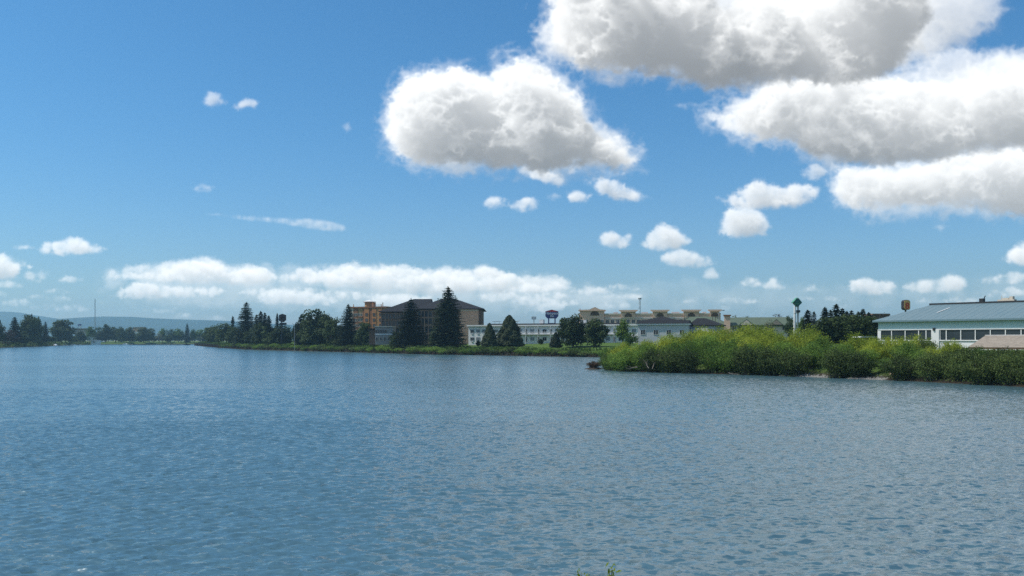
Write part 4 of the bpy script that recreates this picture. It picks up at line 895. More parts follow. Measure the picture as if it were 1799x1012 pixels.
# the lower left wing
ox_, oy_ = hx(667), 8.0; w2 = hx(735); e2 = vz(548.5, 400) - z0; k2 = 400 / F
def h2(u): return hx(733) + (u - 733) * k2 - .35
def z2(v): return vz(v, 400) - z0
MB().box(h2(667), hx(733) - .02, 8, 30, -1, e2).obj('wall', M_BROWN, H)
MB().hip(h2(667) - 1.0, hx(733) + 5, 6.8, 32, e2 + .3, z2(523.5), h2(721), hx(752), 18, 21).obj('roof', M_ROOFG, H)
for v in (550, 561.5, 574): MB().box(h2(667), hx(733) - .05, 7.82, 8.05, z2(v) - .4, z2(v) - .1).obj('floor_band', M_PIL, H)
for u in (668.3, 675, 681, 686.7, 693.5, 700, 707, 714, 721, 728): MB().box(h2(u) - .13, h2(u) + .13, 7.74, 8.05, -1, e2 - .1).obj('pilaster', M_PIL, H)
for v in (561.5, 574, 587):
    for a, b in zip((668.3, 675, 681, 686.7, 693.5, 700, 707, 714, 721), (675, 681, 686.7, 693.5, 700, 707, 714, 721, 728)): window(H, h2((a + b) / 2), 7.98, z2(v) + .3, (b - a) * k2 - .45, 2.15, M_BROWN, M_GLASS, 0)

# --- grey lodge annex below it
A, L, z0 = placed('lodge_building', 'low grey lodge with a ribbon window at the foot of the hotel', 'building', 646, 375, 690, 375, z=4.4)
k = 375 / F
def ax(u): return (u - 646) * k
def az_(v): return vz(v, 375) - z0
MB().box(ax(659), ax(690), 0, 9, -1, az_(574)).obj('wall', M_LODGE, A)
MB().box(ax(658), ax(691), -.5, 9.4, az_(574.2), az_(573)).obj('roof', M_CREAM, A)
MB().box(ax(659), ax(690), -.14, .03, az_(588), az_(586.3)).obj('floor_band', M_WHITE, A)
for i in range(5): window(A, ax(661.2 + i * 4.1), -.02, az_(585.8), .95, 1.55, M_LODGE, M_GLASS, 0)
for i in range(4): window(A, ax(662 + i * 7), -.02, az_(599), 1.1, 1.6, M_CREAM, M_GLASS, 0)
MB().box(ax(648), ax(658.9), 1.0, 8, -1, az_(579)).obj('side_wing', M_BROWN, A)
MB().prism([(ax(646.5), az_(580.5)), (ax(659), az_(577)), (ax(659), az_(575.5)), (ax(646.5), az_(579.5))], .4, 8.4).obj('wing_roof', M_ROOFG, A)

# --- orange tower
T, L, z0 = placed('tower_building', 'tall orange and ochre hotel tower with a white capped turret', 'building', 613, 520, 679, 512, z=4.5)
k = 516 / F
def tx(u): return (u - 613) * k
def tz(v): return vz(v, 516) - z0
tt = tz(541)
MB().box(0, L, 0, 22, -1, tt).obj('wall', M_YELLOW, T)
for a, b, m in ((616, 622, M_CREAM), (622.5, 631, M_REDBR), (640.5, 644, M_REDBR), (644.3, 653.5, M_ORANGE), (653.7, 659, M_REDBR), (659.2, 668, M_ORANGE), (668.2, 672, M_YELLOW), (672.2, 679, M_ORANGE)):
    MB().box(tx(a), tx(b), -.5 if m is M_ORANGE else -.25, .04, -1, tt - .06).obj('wall_strip', m, T)
MB().box(-.4, L + .4, -.75, 22.4, tt - .01, tt + .75).obj('parapet', M_REDBR, T)
fl = np.arange(2.2, tt - 2.5, 3.15)
for z_ in fl:
    for u in (618.8, 626.8, 634, 637.8, 648.8, 663.5, 676): window(T, tx(u), -.54 if u in (648.8, 663.5, 676) else -.27 if u < 630 else -.02, z_, 1.7 if u != 626.8 else 2.2, 1.75, M_REDBR if u > 640 else M_CREAM, M_GLASS, 1)
for z_ in fl:
    MB().box(tx(632), tx(640), -.6, -.05, z_ - .75, z_ - .15).obj('balcony', M_REDBR, T)
MB().tube((tx(641), 8, tt + .6), (tx(641), 8, tz(530)), 2.9, 2.9, 12).obj('turret', M_YELLOW, T)
MB().tube((tx(641), 8, tz(530)), (tx(641), 8, tz(529)), 3.9, 4.0, 12).tube((tx(641), 8, tz(529)), (tx(641), 8, tz(525.8)), 3.9, .25, 12).obj('turret_roof', M_WHITE, T)
MB().box(tx(650), tx(653.5), 5, 8, tt + .6, tz(531)).obj('lift_housing', M_ORANGE, T)
rl = MB()
for u in (656, 660, 664, 668, 672, 675.5): rl.tube((tx(u), .3, tt + .6), (tx(u), .3, tt + 1.9), .06, .06, 4)
rl.tube((tx(656), .3, tt + 1.9), (tx(676), .3, tt + 1.9), .06, .06, 4).tube((tx(656), .3, tt + 1.3), (tx(676), .3, tt + 1.3), .05, .05, 4); rl.obj('roof_rail', M_GREYM, T)
for u, h_ in ((617, 1.8), (675, 2.6), (672, 1.6)): MB().tube((tx(u), 3, tt + .6), (tx(u), 3, tt + .6 + h_), .35, .3, 6).obj('roof_vent', M_CREAM, T)

# --- white two storey motel
Mo, L, z0 = placed('motel_building', 'long white two storey motel with balconies behind the lawn trees', 'building', 823, 372, 1124, 350, z=4.45)
zt = vz(573.5, 372) - z0
MB().box(0, L, 0, 13, -1.2, zt).obj('wall', M_WHITE, Mo)
MB().box(-.5, L + .5, -.7, 13.5, zt + .02, zt + .55).obj('roof', M_WHITE, Mo)
MB().box(7, L - 8, 4, 13.2, zt + .552, zt + 1.15).obj('roof_deck', M_DARK, Mo)
z1, zf = .65, zt * .5
sp = 2.62; n = int(L / sp)
for i in range(n):
    x = 1.7 + i * sp
    if x > L - 1: break
    bal = x > 20
    for fl_, zz in ((0, z1), (1, zf + z1 - .1)):
        if bal and i % 2: window(Mo, x, -.01, zz - .5, .95, 2.05, M_WHITE, M_GLASS, 0, 'door')
        else: window(Mo, x, -.01, zz, 1.75, 1.5, M_LGREY, M_GLASSB if i % 3 else M_GLASS, 1)
        if not bal: MB().box(x - .4, x + .4, -.22, -.02, zz - .52, zz - .14).obj('air_conditioner', M_LGREY, Mo)
        else: pass
for i in range(int((L - 20) / 5.24)):
    xa = 20.2 + i * 5.24; xb = xa + 5.1
    MB().box(xa, xb, -1.35, -.02, zf - .16, zf).obj('balcony', M_LGREY, Mo)
    r_ = MB(); r_.box(xa, xb, -1.35, -1.30, zf + .95, zf + 1.02)
    for j in range(17): r_.box(xa + j * .318, xa + j * .318 + .06, -1.34, -1.31, zf + .001, zf + .949)
    r_.obj('balcony_rail', M_WHITE, Mo)
    MB().box(xa - .07, xa + .07, -1.42, -1.28, -1.0, zt).obj('post', M_WHITE, Mo)
for u, w, h_ in ((951, 7, 1.6), (1030, 5, 1.2)): MB().box((u - 823) * .235, (u - 823 + w) * .235, 3, 5, zt + 1.152, zt + 1.15 + h_).obj('roof_unit', M_LGREY, Mo)
for u in (870, 878, 912): 
    x = (u - 823) * .235; MB().tube((x, 2, zt + .5), (x, 2, zt + 2.0), .07, .05, 5).tube((x - 1.1, 2, zt + 2.0), (x + 1.0, 2, zt + 2.15), .09, .07, 5).obj('floodlight_arm', M_DARK, Mo)

# --- tan hotel with raised parapets
Pa, L, z0 = placed('parapet_building', 'long tan building with flared parapets and arches beyond the motel', 'building', 1018, 450, 1266, 440, z=4.5)
k = 445 / F
def px_(u): return (u - 1018) * L / 248
def pz_(v): return vz(v, 445) - z0
pt_ = pz_(551)
MB().box(0, L, 0, 24, -1, pt_).obj('wall', M_TAN2, Pa)
MB().box(-.1, L + .1, -.25, .04, pt_ - .5, pt_ + .15).obj('cornice', M_CREAM, Pa)
MB().box(0, L, -.22, .03, pz_(559.5), pz_(558)).obj('floor_band', M_WHITE, Pa)
MB().box(0, L, -.20, .03, pz_(571), pz_(569)).obj('floor_band', M_WHITE, Pa)
def raised(a, b, va):
    h_ = pz_(va)
    MB().box(px_(a), px_(b), -.6, 2.0, pz_(558) - .02, h_ - .8).obj('bay', M_TAN2, Pa)
    MB().prism([(px_(a), h_ - .8), (px_(b), h_ - .8), (px_(b) + 1.1, h_ - .05), (px_(b) + 1.1, h_ + .15), (px_(a) - 1.1, h_ + .15), (px_(a) - 1.1, h_ - .05)], -1.5, 2.6).obj('flared_cornice', M_TAN2, Pa)
    c, r_ = px_((a + b) / 2), 1.9; zc = pz_(556.5)
    MB().prism([(c + r_ * math.cos(t), zc + r_ * math.sin(t)) for t in np.linspace(0, math.pi, 13)], -.72, -.55).obj('arch_recess_shade', M_BROWN, Pa)  # brown half disc paints the shade of the arch recess onto the bay
for a, b in ((1092, 1118), (1148, 1174), (1202, 1229), (1248, 1264)): raised(a, b, 545)
hg = pz_(546)
MB().box(px_(1019), px_(1062), -1.0, 6, -1, hg).obj('gable_bay', M_TAN2, Pa)
MB().prism([(px_(1016.5), hg), (px_(1064.5), hg), (px_(1064.5), hg + .55), (px_(1055), hg + .75), (px_(1046), pz_(539)), (px_(1036), hg + .75), (px_(1016.5), hg + .55)], -1.7, 5).obj('gable', M_TAN2, Pa)
MB().prism([(px_(1045.5) + 2.3 * math.cos(t), pz_(554) + 2.3 * math.sin(t)) for t in np.linspace(0, math.pi, 13)], -1.15, -.95).obj('arch_recess_shade', M_BROWN, Pa)
MB().tube((px_(1019), 1, hg + .5), (px_(1019), 1, pz_(541)), .9, .1, 4).obj('finial', M_GREYM, Pa)
for i in range(26):
    u = 1022 + i * 9.2
    window(Pa, px_(u), -.02 if not 1019 < u < 1063 else -1.02, pz_(568), 1.7, 1.9, M_WHITE, M_GLASS, 1)
    window(Pa, px_(u), -.02 if not 1019 < u < 1063 else -1.02, pz_(581), 1.7, 1.9, M_WHITE, M_GLASS, 1)
for a, b in ((1078, 1086), (1128, 1140), (1182, 1196), (1236, 1243)): MB().box(px_(a), px_(b), 7, 10, pt_, pz_(547.5)).obj('roof_unit', M_LGREY, Pa)

# --- low pale hall with a dark hipped roof
Ha, L, z0 = placed('hall_building', 'low pale grey hall with a dark hipped roof behind the willows', 'building', 1121, 292, 1210, 288, z=4.3)
k = 290 / F
def qz(v): return vz(v, 290) - z0
ez = qz(570.8)
MB().box(0, L, 0, 12, -1.2, ez).obj('wall', M_LGREY, Ha)
MB().box(-.45, L + .45, -.5, 12.4, ez + .01, ez + .42).obj('fascia', M_WHITE, Ha)
MB().hip(-.7, L + .2, -.6, 12.6, ez + .45, qz(562.5), .2, L + .15, 1.2, 10.5, .02).obj('roof', M_ROOFG, Ha)
MB().hip(L * .12, L * .80, 1.25, 10.4, qz(562.5) + .01, qz(555.2), L * .44, L * .47, 4.5, 6, .02).obj('cupola_roof', M_ROOFG, Ha)
for i in range(4): window(Ha, 1.6 + i * 4.2, -.02, qz(588), 1.6, 1.6, M_WHITE, M_GLASS, 1)
# its eastern neighbour with a porch
Pb, L, z0 = placed('porch_building', 'small dark roofed building with a pale porch roof among the willows', 'building', 1212, 296, 1256, 292, z=4.3)
def qz(v): return vz(v, 294) - z0
MB().box(0, L, 0, 9, -1.2, qz(571)).obj('wall', M_LGREY, Pb)
MB().hip(-.6, L + 1.2, -.6, 9.6, qz(571), qz(558.5), 1.5, L * .45, 3, 6, .3).obj('roof', M_ROOFG, Pb)
MB().prism([(.2, qz(584)), (L - 1.2, qz(584)), (L - 1.4, qz(577)), (1.6, qz(577))], -3.0, -2.8).obj('porch_roof', M_LGREY, Pb)
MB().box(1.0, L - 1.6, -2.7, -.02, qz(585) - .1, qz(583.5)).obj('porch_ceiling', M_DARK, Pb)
for x in (1.2, L / 2, L - 1.8): MB().box(x - .12, x + .12, -2.75, -2.55, -1.4, qz(585) - .12).obj('porch_post', M_WOOD, Pb)
window(Pb, 2.2, -.02, qz(592), 1.6, 1.5, M_WOOD, M_GLASS, 1); window(Pb, 5.4, -.02, qz(592), 1.0, 2.2, M_WOOD, M_GLASS, 0, 'door')

# --- green roofed building
Gb, L, z0 = placed('green_roof_building', 'pale building with a long dull green metal roof beyond the willows', 'building', 1262, 322, 1402, 316, z=4.3)
k = L / 140
def gx_(u): return (u - 1262) * k
def gz_(v): return vz(v, 319) - z0
MB().box(0, L, 0, 16, -1.2, gz_(571)).obj('wall', M_CREAM, Gb)
MB().hip(-.8, L + .8, -.8, 17, gz_(571), gz_(556.5), gx_(1288), gx_(1388), 8, 9, .35).obj('roof', M_GRNR, Gb)
for c, w in ((1312, 13), (1364, 12)):
    MB().prism([(gx_(c - w), gz_(570.5)), (gx_(c + w), gz_(570.5)), (gx_(c), gz_(560.5))], -1.3, 6).obj('gable_roof', M_GRNR, Gb)
    MB().prism([(gx_(c - w + 2), gz_(570.6)), (gx_(c + w - 2), gz_(570.6)), (gx_(c), gz_(562.3))], -1.45, -1.32).obj('gable_wall', M_CREAM if c < 1330 else M_PINK, Gb)
MB().box(gx_(1272.5), gx_(1283), -1.0, 1.2, -1.2, gz_(555.2)).obj('chimney', M_TAN2, Gb)
MB().box(gx_(1271), gx_(1284.5), -1.3, 1.5, gz_(555.1), gz_(552.8)).obj('chimney_cap', M_REDBR, Gb)
for u in (1290, 1300, 1325, 1338, 1350, 1378, 1392): window(Gb, gx_(u), -.02, gz_(580), 1.3, 1.4, M_CREAM, M_GLASS, 1)
Wb, L, z0 = placed('green_wing_building', 'dull green hipped roof rising behind the dark roofed porch building', 'building', 1196, 350, 1272, 344, z=4.3)
MB().box(0, L, 0, 10, -1, vz(569, 347) - z0).obj('wall', M_CREAM, Wb)
MB().hip(-.6, L + .8, -.6, 10.6, vz(569, 347) - z0, vz(556, 347) - z0, L * .2, L * .72, 4, 6, .3).obj('roof', M_GRNR, Wb)
window(Wb, L * .4, -.02, 2.5, 1.4, 1.4, M_CREAM, M_GLASS, 1)

# --- restaurant with the teal roof
Re, L, z0 = placed('restaurant_building', 'wide restaurant with a teal metal roof and a band of dark windows', 'building', 1543, 168, 1830, 145.5, z=3.6)
def rz(v): return vz(v, 168) - z0
e = rz(565.5)
MB().box(0, L, 0, 20, -1.5, rz(598)).obj('sill_wall', M_WHITE, Re)
MB().box(0, L, .0, 20, rz(580.2), e).obj('fascia', M_TEALW, Re)
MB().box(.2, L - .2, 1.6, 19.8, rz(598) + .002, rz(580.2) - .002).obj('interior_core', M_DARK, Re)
MB().box(-.06, L + .06, -.12, .04, rz(580.4), rz(579.2)).obj('window_head', M_WHITE, Re)
MB().box(-.05, L, -.16, .25, rz(599), rz(597.2)).obj('window_sill', M_WHITE, Re)
MB().box(-.1, .55, -.06, .5, -1.5, rz(580.3)).obj('corner_post', M_WHITE, Re)
uu_ = [1547, 1566.5, 1590.3, 1614, 1627]; uv_ = [1651.5, 1662.5, 1688, 1713.5, 1740, 1766.5, 1794, 1822]
dX, dY = math.cos(Re.rotation_euler.z), math.sin(Re.rotation_euler.z)
def along(u):                                      # where the sight line through column u meets the front
    m_ = (u - CU) / F; return (m_ * Re.location.y - Re.location.x) / (dX - m_ * dY)
zb, zt_ = rz(597.2), rz(580.4)
for lst in (uu_, uv_):
    for u in lst: x = along(u); MB().box(x - .075, x + .075, -.05, .18, zb, zt_).obj('mullion', M_WHITE, Re)
    for a, b in zip(lst, lst[1:]):
        xa, xb = along(a) + .075, along(b) - .075; MB().box(xa, xb, .10, .13, zb, zt_).obj('window_pane', M_GLASS, Re)
xa, xb = along(1637), along(1651.5); MB().box(xa, xb - .1, -.22, .3, -1.5, zt_).obj('wall_panel', M_WHITE, Re)
MB().box((xa + xb) / 2 - .4, (xa + xb) / 2 - .1, -.45, -.02, rz(581.5), rz(577)).obj('wall_lamp', M_DARK, Re)
xc = along(1627); MB().box(xc + .1, xa - .02, .10, .13, zb, zt_).obj('window_pane', M_GLASS, Re)
rt = vz(535.2, 172) - z0; a0 = 4.6
MB().hip(-.75, L + .75, -.8, 24.5, e + .22, rt, a0, L - a0, 11.6, 12.6, .30).obj('roof', M_TEAL, Re)
MB().box(a0 - .5, L - a0 + .5, 11.2, 13.0, rt - .35, rt + .22).obj('ridge_cap', M_DARK, Re)
sm = MB()
for i in range(int((L + .9) / 1.24)):               # standing seams on the slope that faces the river
    x = -.5 + i * 1.24; xt = min(max(x, a0), L - a0); f_ = 1.0
    if x < a0: f_ = (x + .75) / (a0 + .75)
    if x > L - a0: f_ = (L + .75 - x) / (a0 + .75)
    y1, z1_ = -.8 + 12.4 * f_, e + .22 + (rt - e - .22) * f_
    if f_ < .06: continue
    sm.add([(x - .025, -.8, e + .22), (x + .025, -.8, e + .22), (x + .025, y1, z1_), (x - .025, y1, z1_), (x - .02, -.8, e + .235), (x + .02, -.8, e + .235), (x + .02, y1, z1_ + .015), (x - .02, y1, z1_ + .015)], [(4, 5, 6, 7), (0, 1, 5, 4), (1, 2, 6, 5), (3, 0, 4, 7)])
kind(sm.obj('roof_seams', M_TEAL, Re), 'stuff')
for u, y_, w_, h_ in ((1665, 12.1, .35, .55),): x = along(u) + 5.5; MB().box(x, x + w_, y_ - .2, y_ + .2, rt + .2, rt + .2 + h_).obj('roof_vent', M_GREYM, Re)
x = 13.2; MB().box(x, x + .75, 11.8, 12.6, rt + .2, rt + .85).tube((x + .7, 12.2, rt + .8), (x + .95, 12.2, rt + 1.35), .1, .08, 5).obj('exhaust_fan', M_DARK, Re)
x = 16.5; MB().box(x, x + 2.9, 11.7, 12.7, rt + .2, rt + .5).box(x + .8, x + 1.9, 11.8, 12.6, rt + .502, rt + .8).box(x + 2.0, x + 2.6, 11.8, 12.6, rt + .502, rt + 1.05).tube((x + .5, 12.2, rt + .5), (x + .55, 12.2, rt + 1.3), .06, .04, 5).obj('rooftop_unit', M_CREAM, Re)
MB().add([(8.9, 4.4, e + .22 + (rt - e - .22) * .425 + .06), (9.1, 4.4, e + .22 + (rt - e - .22) * .425 + .06), (9.6, 8.2, e + .22 + (rt - e - .22) * .73 + .06), (9.4, 8.2, e + .22 + (rt - e - .22) * .73 + .06)], [(0, 1, 2, 3)]).obj('roof_strip', M_WHITE, Re)

# --- pink shingled shelter on the bank
Sh, L, z0 = placed('picnic_shelter', 'riverside shelter with a pinkish weathered shingle roof', 'shelter', 1701, 131, 1860, 121, z=2.1)
def sz(v): return vz(v, 130) - z0
es, rs = sz(611), sz(590.3)
MB().add([(-.0, 0, es), (L, 0, es), (L - .3, 3.4, rs), (.9, 3.4, rs), (0, 0, es + .10), (L, 0, es + .10), (L - .3, 3.4, rs + .10), (.9, 3.4, rs + .10), (0, 6.8, es), (L, 6.8, es), (0, 6.8, es + .10), (L, 6.8, es + .10)],
         [(4, 5, 6, 7), (0, 3, 2, 1), (0, 1, 5, 4), (7, 6, 11, 10), (3, 8, 9, 2), (8, 10, 11, 9), (0, 4, 7, 3), (1, 2, 6, 5), (3, 7, 10, 8), (2, 9, 11, 6)]).obj('roof', M_PINK, Sh)
cs = MB(); nrow = 9
for i in range(nrow):
    t0, t1 = i / nrow, (i + 1) / nrow; y0_, y1_ = 3.4 * t0, 3.4 * t1; zz0, zz1 = es + .10 + (rs - es) * t0, es + .10 + (rs - es) * t1
    cs.add([(.9 * t0, y0_, zz0 + .035), (L - .3 * t0, y0_, zz0 + .035), (L - .3 * t1, y1_, zz1 + .008), (.9 * t1, y1_, zz1 + .008), (.9 * t0, y0_, zz0), (L - .3 * t0, y0_, zz0)], [(0, 1, 2, 3), (4, 5, 1, 0)])
kind(cs.obj('shingle_courses', M_PINK, Sh), 'stuff')
MB().box(.8, L - .2, 3.3, 3.5, rs + .09, rs + .17).obj('ridge_board', M_WHITE, Sh)
MB().box(.05, L, -.06, .0, es - .18, es + .05).obj('eave_board', M_WOOD, Sh)
for x in (.8, L / 3, 2 * L / 3, L - .8):
    for y_ in (.4, 6.2): MB().box(x - .1, x + .1, y_ - .1, y_ + .1, -.6, es - .05).obj('post', M_WOOD, Sh)

# --- far buildings on the other bank
def far_shed(name, label, u0, u1, Y, vt, vb, wall, roof, cat='building', d=9, wins=3):
    o, L, z0 = placed(name, label, cat, u0, Y, u1, Y, z=vz(vb, Y)); h_ = vz(vt, Y) - z0
    MB().box(0, L, 0, d, -1.5, h_ * .82).obj('wall', wall, o); MB().prism([(-.4, h_ * .80), (L + .4, h_ * .80), (L + .2, h_), (.2, h_)], -.5, d + .5).obj('roof', roof, o)
    for i in range(wins): window(o, L * (i + .5) / wins, -.02, h_ * .28, min(L / wins * .5, 2.2), h_ * .32, M_CREAM, M_GLASS, 0)
    return o
far_shed('boathouse', 'small pale blue grey boathouse at the far waterline', 159.5, 170.5, 1005, 597.5, 603.5, M_TEALW, M_LGREY, wins=1)
far_shed('long_building', 'long low grey brown building behind the far bank trees', 126, 156, 1240, 577, 586, M_PINK, M_BROWN)
far_shed('warehouse', 'tan warehouse roof between the far bank trees', 233, 252, 1240, 574.5, 590, M_TAN, M_PINK)
far_shed('white_house', 'little white house below the tan warehouse', 234, 243, 1200, 583, 590, M_WHITE, M_WHITE, wins=2)
far_shed('grey_house', 'low grey house right of the lone far conifer', 334, 345, 1200, 584, 590, M_LGREY, M_BROWN, wins=2)
far_shed('apartment_building', 'grey brown apartment roof beyond the conifer spires', 1532, 1562, 430, 551, 566, M_BROWN, M_BROWN, d=12)
far_shed('grey_shed', 'grey weathered shed in the shade between hedge and restaurant', 1512, 1533, 184, 591, 602, M_WOOD, M_LGREY, d=4, wins=2)

# ================================================================== signs, poles, masts
M_SIGNB = mat('navy_sign_face', (.06, .055, .20), .45, .25, 1)
M_LETTER = mat('white_lettering', (.72, .72, .78), .6)
M_SIGNG = mat('green_sign_face', (.02, .13, .10), .5, .3, 1)
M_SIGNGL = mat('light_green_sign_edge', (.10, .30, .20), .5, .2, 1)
M_SIGNBR = mat('dark_brown_sign_face', (.05, .035, .035), .6, .4, 1)
M_RED = mat('red_sign_ink', (.62, .05, .03), .5, .2, 1)
M_GOLD = mat('yellow_sign_face', (.74, .46, .17), .5, .3, .6)
def text(body, parent, size, loc, m, shear=0.0, name='lettering', sx=1.0):
    c = bpy.data.curves.new(name, 'FONT'); c.body = body; c.size = size; c.align_x = 'CENTER'; c.align_y = 'CENTER'; c.extrude = .03; c.shear = shear; c.offset = size * .012; c.materials.append(m)
    tmp = link(name, c); me = bpy.data.meshes.new_from_object(tmp.evaluated_get(bpy.context.evaluated_depsgraph_get())); bpy.data.objects.remove(tmp); me.materials.clear(); me.materials.append(m)
    o = link(name, me, parent, loc, (R(90), 0, 0), (sx, 1, 1)); kind(o, 'stuff') if len(body) > 1 else None
    return o
# blue inn sign
Yb = 430; k = Yb / F; zc = vz(569, Yb); S1 = thing('hotel_sign', 'large dark blue roadside inn sign on two legs above the motel roof', 'sign', (ux(969.5, Yb), Yb, 4.5))
def sb(v): return vz(v, Yb) - 4.5
MB().prism([(-8*k, sb(559.5)), (8*k, sb(559.5)), (11.4*k, sb(555.5)), (11.4*k, sb(547)), (0, sb(544)), (-11.4*k, sb(547)), (-11.4*k, sb(555.5))], -.35, .35).obj('sign_face', M_SIGNB, S1)
MB().prism([(-11.0*k, sb(547.6)), (11.0*k, sb(547.6)), (11.0*k, sb(547.2)), (0, sb(544.6)), (-11.0*k, sb(547.2))], -.42, -.36).obj('sign_cap', M_RED, S1)
for x in (-5.6 * k, 5.6 * k): MB().box(x - .28, x + .28, -.25, .25, -.5, sb(559.3)).obj('leg', M_SIGNB, S1)
MB().box(-5.3 * k, 5.3 * k, -.12, .12, sb(568.2), sb(567.4)).obj('crossbar', M_SIGNB, S1)
text('Hampton', S1, 1.75, (0, -.40, sb(550.6)), M_LETTER, .25); text('Inn', S1, 1.5, (0, -.40, sb(555.4)), M_LETTER, .25)
# small white cabinet sign
Yb = 420; S2 = thing('pole_sign', 'small white rectangular sign on a thin pole left of the blue sign', 'sign', (ux(938, Yb), Yb, 4.5)); k = Yb / F
def sb(v): return vz(v, Yb) - 4.5
MB().box(-3.8*k, 3.8*k, -.25, .25, sb(561), sb(556.5)).obj('cabinet', M_DARK, S2); MB().box(-3.0*k, 3.0*k, -.30, -.252, sb(560.2), sb(557.3)).obj('sign_face', M_LETTER, S2); MB().tube((0, 0, -.5), (0, 0, sb(561)), .22, .2, 8).obj('pole', M_LGREY, S2)
# brown hexagon sign
Yb = 465; S3 = thing('roadside_sign', 'dark brown six sided roadside sign above the bank trees', 'sign', (ux(496.3, Yb), Yb, 4.5)); k = Yb / F
MB().prism([(-6.2*k, sb2) for sb2 in ()] or [(-6.0*k, vz(563.2, Yb)-4.5), (-2*k, vz(566, Yb)-4.5), (2*k, vz(566, Yb)-4.5), (6.2*k, vz(562.5, Yb)-4.5), (6.2*k, vz(553.5, Yb)-4.5), (0, vz(551.3, Yb)-4.5), (-6.2*k, vz(553.5, Yb)-4.5)], -.4, .4).obj('sign_face', M_SIGNBR, S3)
MB().prism([(2.6*k*math.cos(t), vz(558.3, Yb)-4.5 + 3.2*k*math.sin(t)) for t in np.linspace(0, 6.283, 13)[:-1]], -.46, -.402).obj('emblem', M_PURPLE, S3)
MB().box(-5*k, 7*k, -.3, .3, vz(571, Yb)-4.5, vz(565.8, Yb)-4.5 - .35).obj('reader_board', M_DARK, S3)
MB().box(-2.5*k, -1*k, -.25, .25, -.5, vz(565.5, Yb)-4.5).obj('pole', M_DARK, S3)
# green diamond sign on white twin columns
Yb = 275; S4 = thing('diamond_sign', 'green diamond shaped sign standing on white twin columns', 'sign', (ux(1399, Yb), Yb, 4.3)); k = Yb / F
def sb(v): return vz(v, Yb) - 4.3
def dia(cx, y0, y1, m, nm, s=1.0): 
    return MB().prism([(cx - 7.3*k*s, sb(531.8)), (cx, sb(532 + 7.2*s)), (cx + 7.3*k*s, sb(531.8)), (cx + .5*k, sb(532 - 8.4*s))], y0, y1).obj(nm, m, S4)
dia(.25, -.9, .9, M_SIGNG, 'sign_face')
MB().prism([(-7.6*k, sb(531.4)), (-7.25*k, sb(532.3)), (.35*k, sb(523.6)), (.0, sb(522.8))], -.95, .95).obj('sunlit_edge', M_SIGNGL, S4)  # lighter green paints in the sun on the upper left edge
MB().box(-3.2*k, 3.6*k, -.98, -.92, sb(534.3), sb(533.7)).obj('sign_rule', M_SIGNGL, S4)
for a, b in ((-4.6, -1.7), (1.2, 4.0)):
    MB().prism([(a*k, 0 - .5), ((b + .4)*k, -.5), (b*k, sb(537.5)), ((a + .9)*k, sb(537.5))], -.4, .4).obj('column', M_WHITE, S4)
MB().box(-4.2*k, 4.4*k, -.55, .55, sb(550.4), sb(549.2)).obj('shelf', M_LGREY, S4); MB().box(-1.2*k, 5.6*k, -.75, -.42, sb(549), sb(545)).obj('reader_board', M_DARK, S4)
# yellow and red sign
Yb = 215; S5 = thing('motel_sign', 'yellow roadside sign with a big red figure 8 behind the teal roof', 'sign', (ux(1592, Yb), Yb, 4.3), R(18)); k = Yb / F
def sb(v): return vz(v, Yb) - 4.3
oc = [(-6.9, 542), (-4.4, 544.4), (0, 544.8), (4.4, 544.4), (6.9, 542), (6.9, 530), (4.6, 527.6), (0, 526.8), (-4.6, 527.6), (-6.9, 530)]
MB().prism([(x*k, sb(v)) for x, v in oc], -.3, .6).obj('cabinet', M_DARK, S5)
MB().prism([(x*k*.93, sb(535.9 + (v - 535.9) * .93)) for x, v in oc], -.36, -.302).obj('sign_face', M_GOLD, S5)
text('8', S5, 2.15, (0, -.40, sb(538)), M_RED, 0, 'numeral', 1.15); MB().tube((0, .2, -.5), (0, .2, sb(544)), .22, .2, 8).obj('pole', M_DARK, S5)
# radio mast with guys, lattice tower
Yb = 1700; m_ = thing('radio_mast', 'thin tall guyed radio mast far behind the far bank trees', 'mast', (ux(167, Yb), Yb, 3)); ht = vz(525, Yb) - 3
lt = MB()
for a in range(3): lt.tube((.8*math.cos(a*2.09), .8*math.sin(a*2.09), 0), (.8*math.cos(a*2.09), .8*math.sin(a*2.09), ht), .22, .2, 4)
for i in range(26): z_ = ht * i / 26; a = i % 3; lt.tube((.8*math.cos(a*2.09), .8*math.sin(a*2.09), z_), (.8*math.cos((a+1)*2.09), .8*math.sin((a+1)*2.09), z_ + ht / 26), .14, .14, 3)
lt.obj('lattice', M_GREYM, m_)
for a in range(3): MB().tube((0, 0, ht * .9), (40*math.cos(a*2.09+.5), 40*math.sin(a*2.09+.5), 0), .03, .03, 3).obj('guy_wire', M_GREYM, m_)
Yb = 560; m_ = thing('antenna_tower', 'slim grey lattice antenna tower behind the flared parapets', 'tower', (ux(1124, Yb), Yb, 4)); ht = vz(526, Yb) - 4
lt = MB()
for sx_ in (-1, 1):
    for sy_ in (-1, 1): lt.tube((sx_*.55, sy_*.55, 0), (sx_*.35, sy_*.35, ht), .09, .08, 4)
for i in range(18):
    z_ = ht * i / 18; s_ = 1 if i % 2 else -1
    lt.tube((-.45*s_, -.45, z_), (.45*s_, -.45, z_ + ht / 18), .06, .06, 3); lt.tube((-.45, -.45*s_, z_), (-.45, .45*s_, z_ + ht / 18), .06, .06, 3); lt.tube((-.45, -.45, z_), (.45, -.45, z_), .06, .06, 3)
lt.obj('lattice', M_GREYM, m_); MB().tube((0, 0, ht), (0, 0, ht + .9), 1.05, 1.05, 8).obj('antenna_head', M_GREYM, m_)
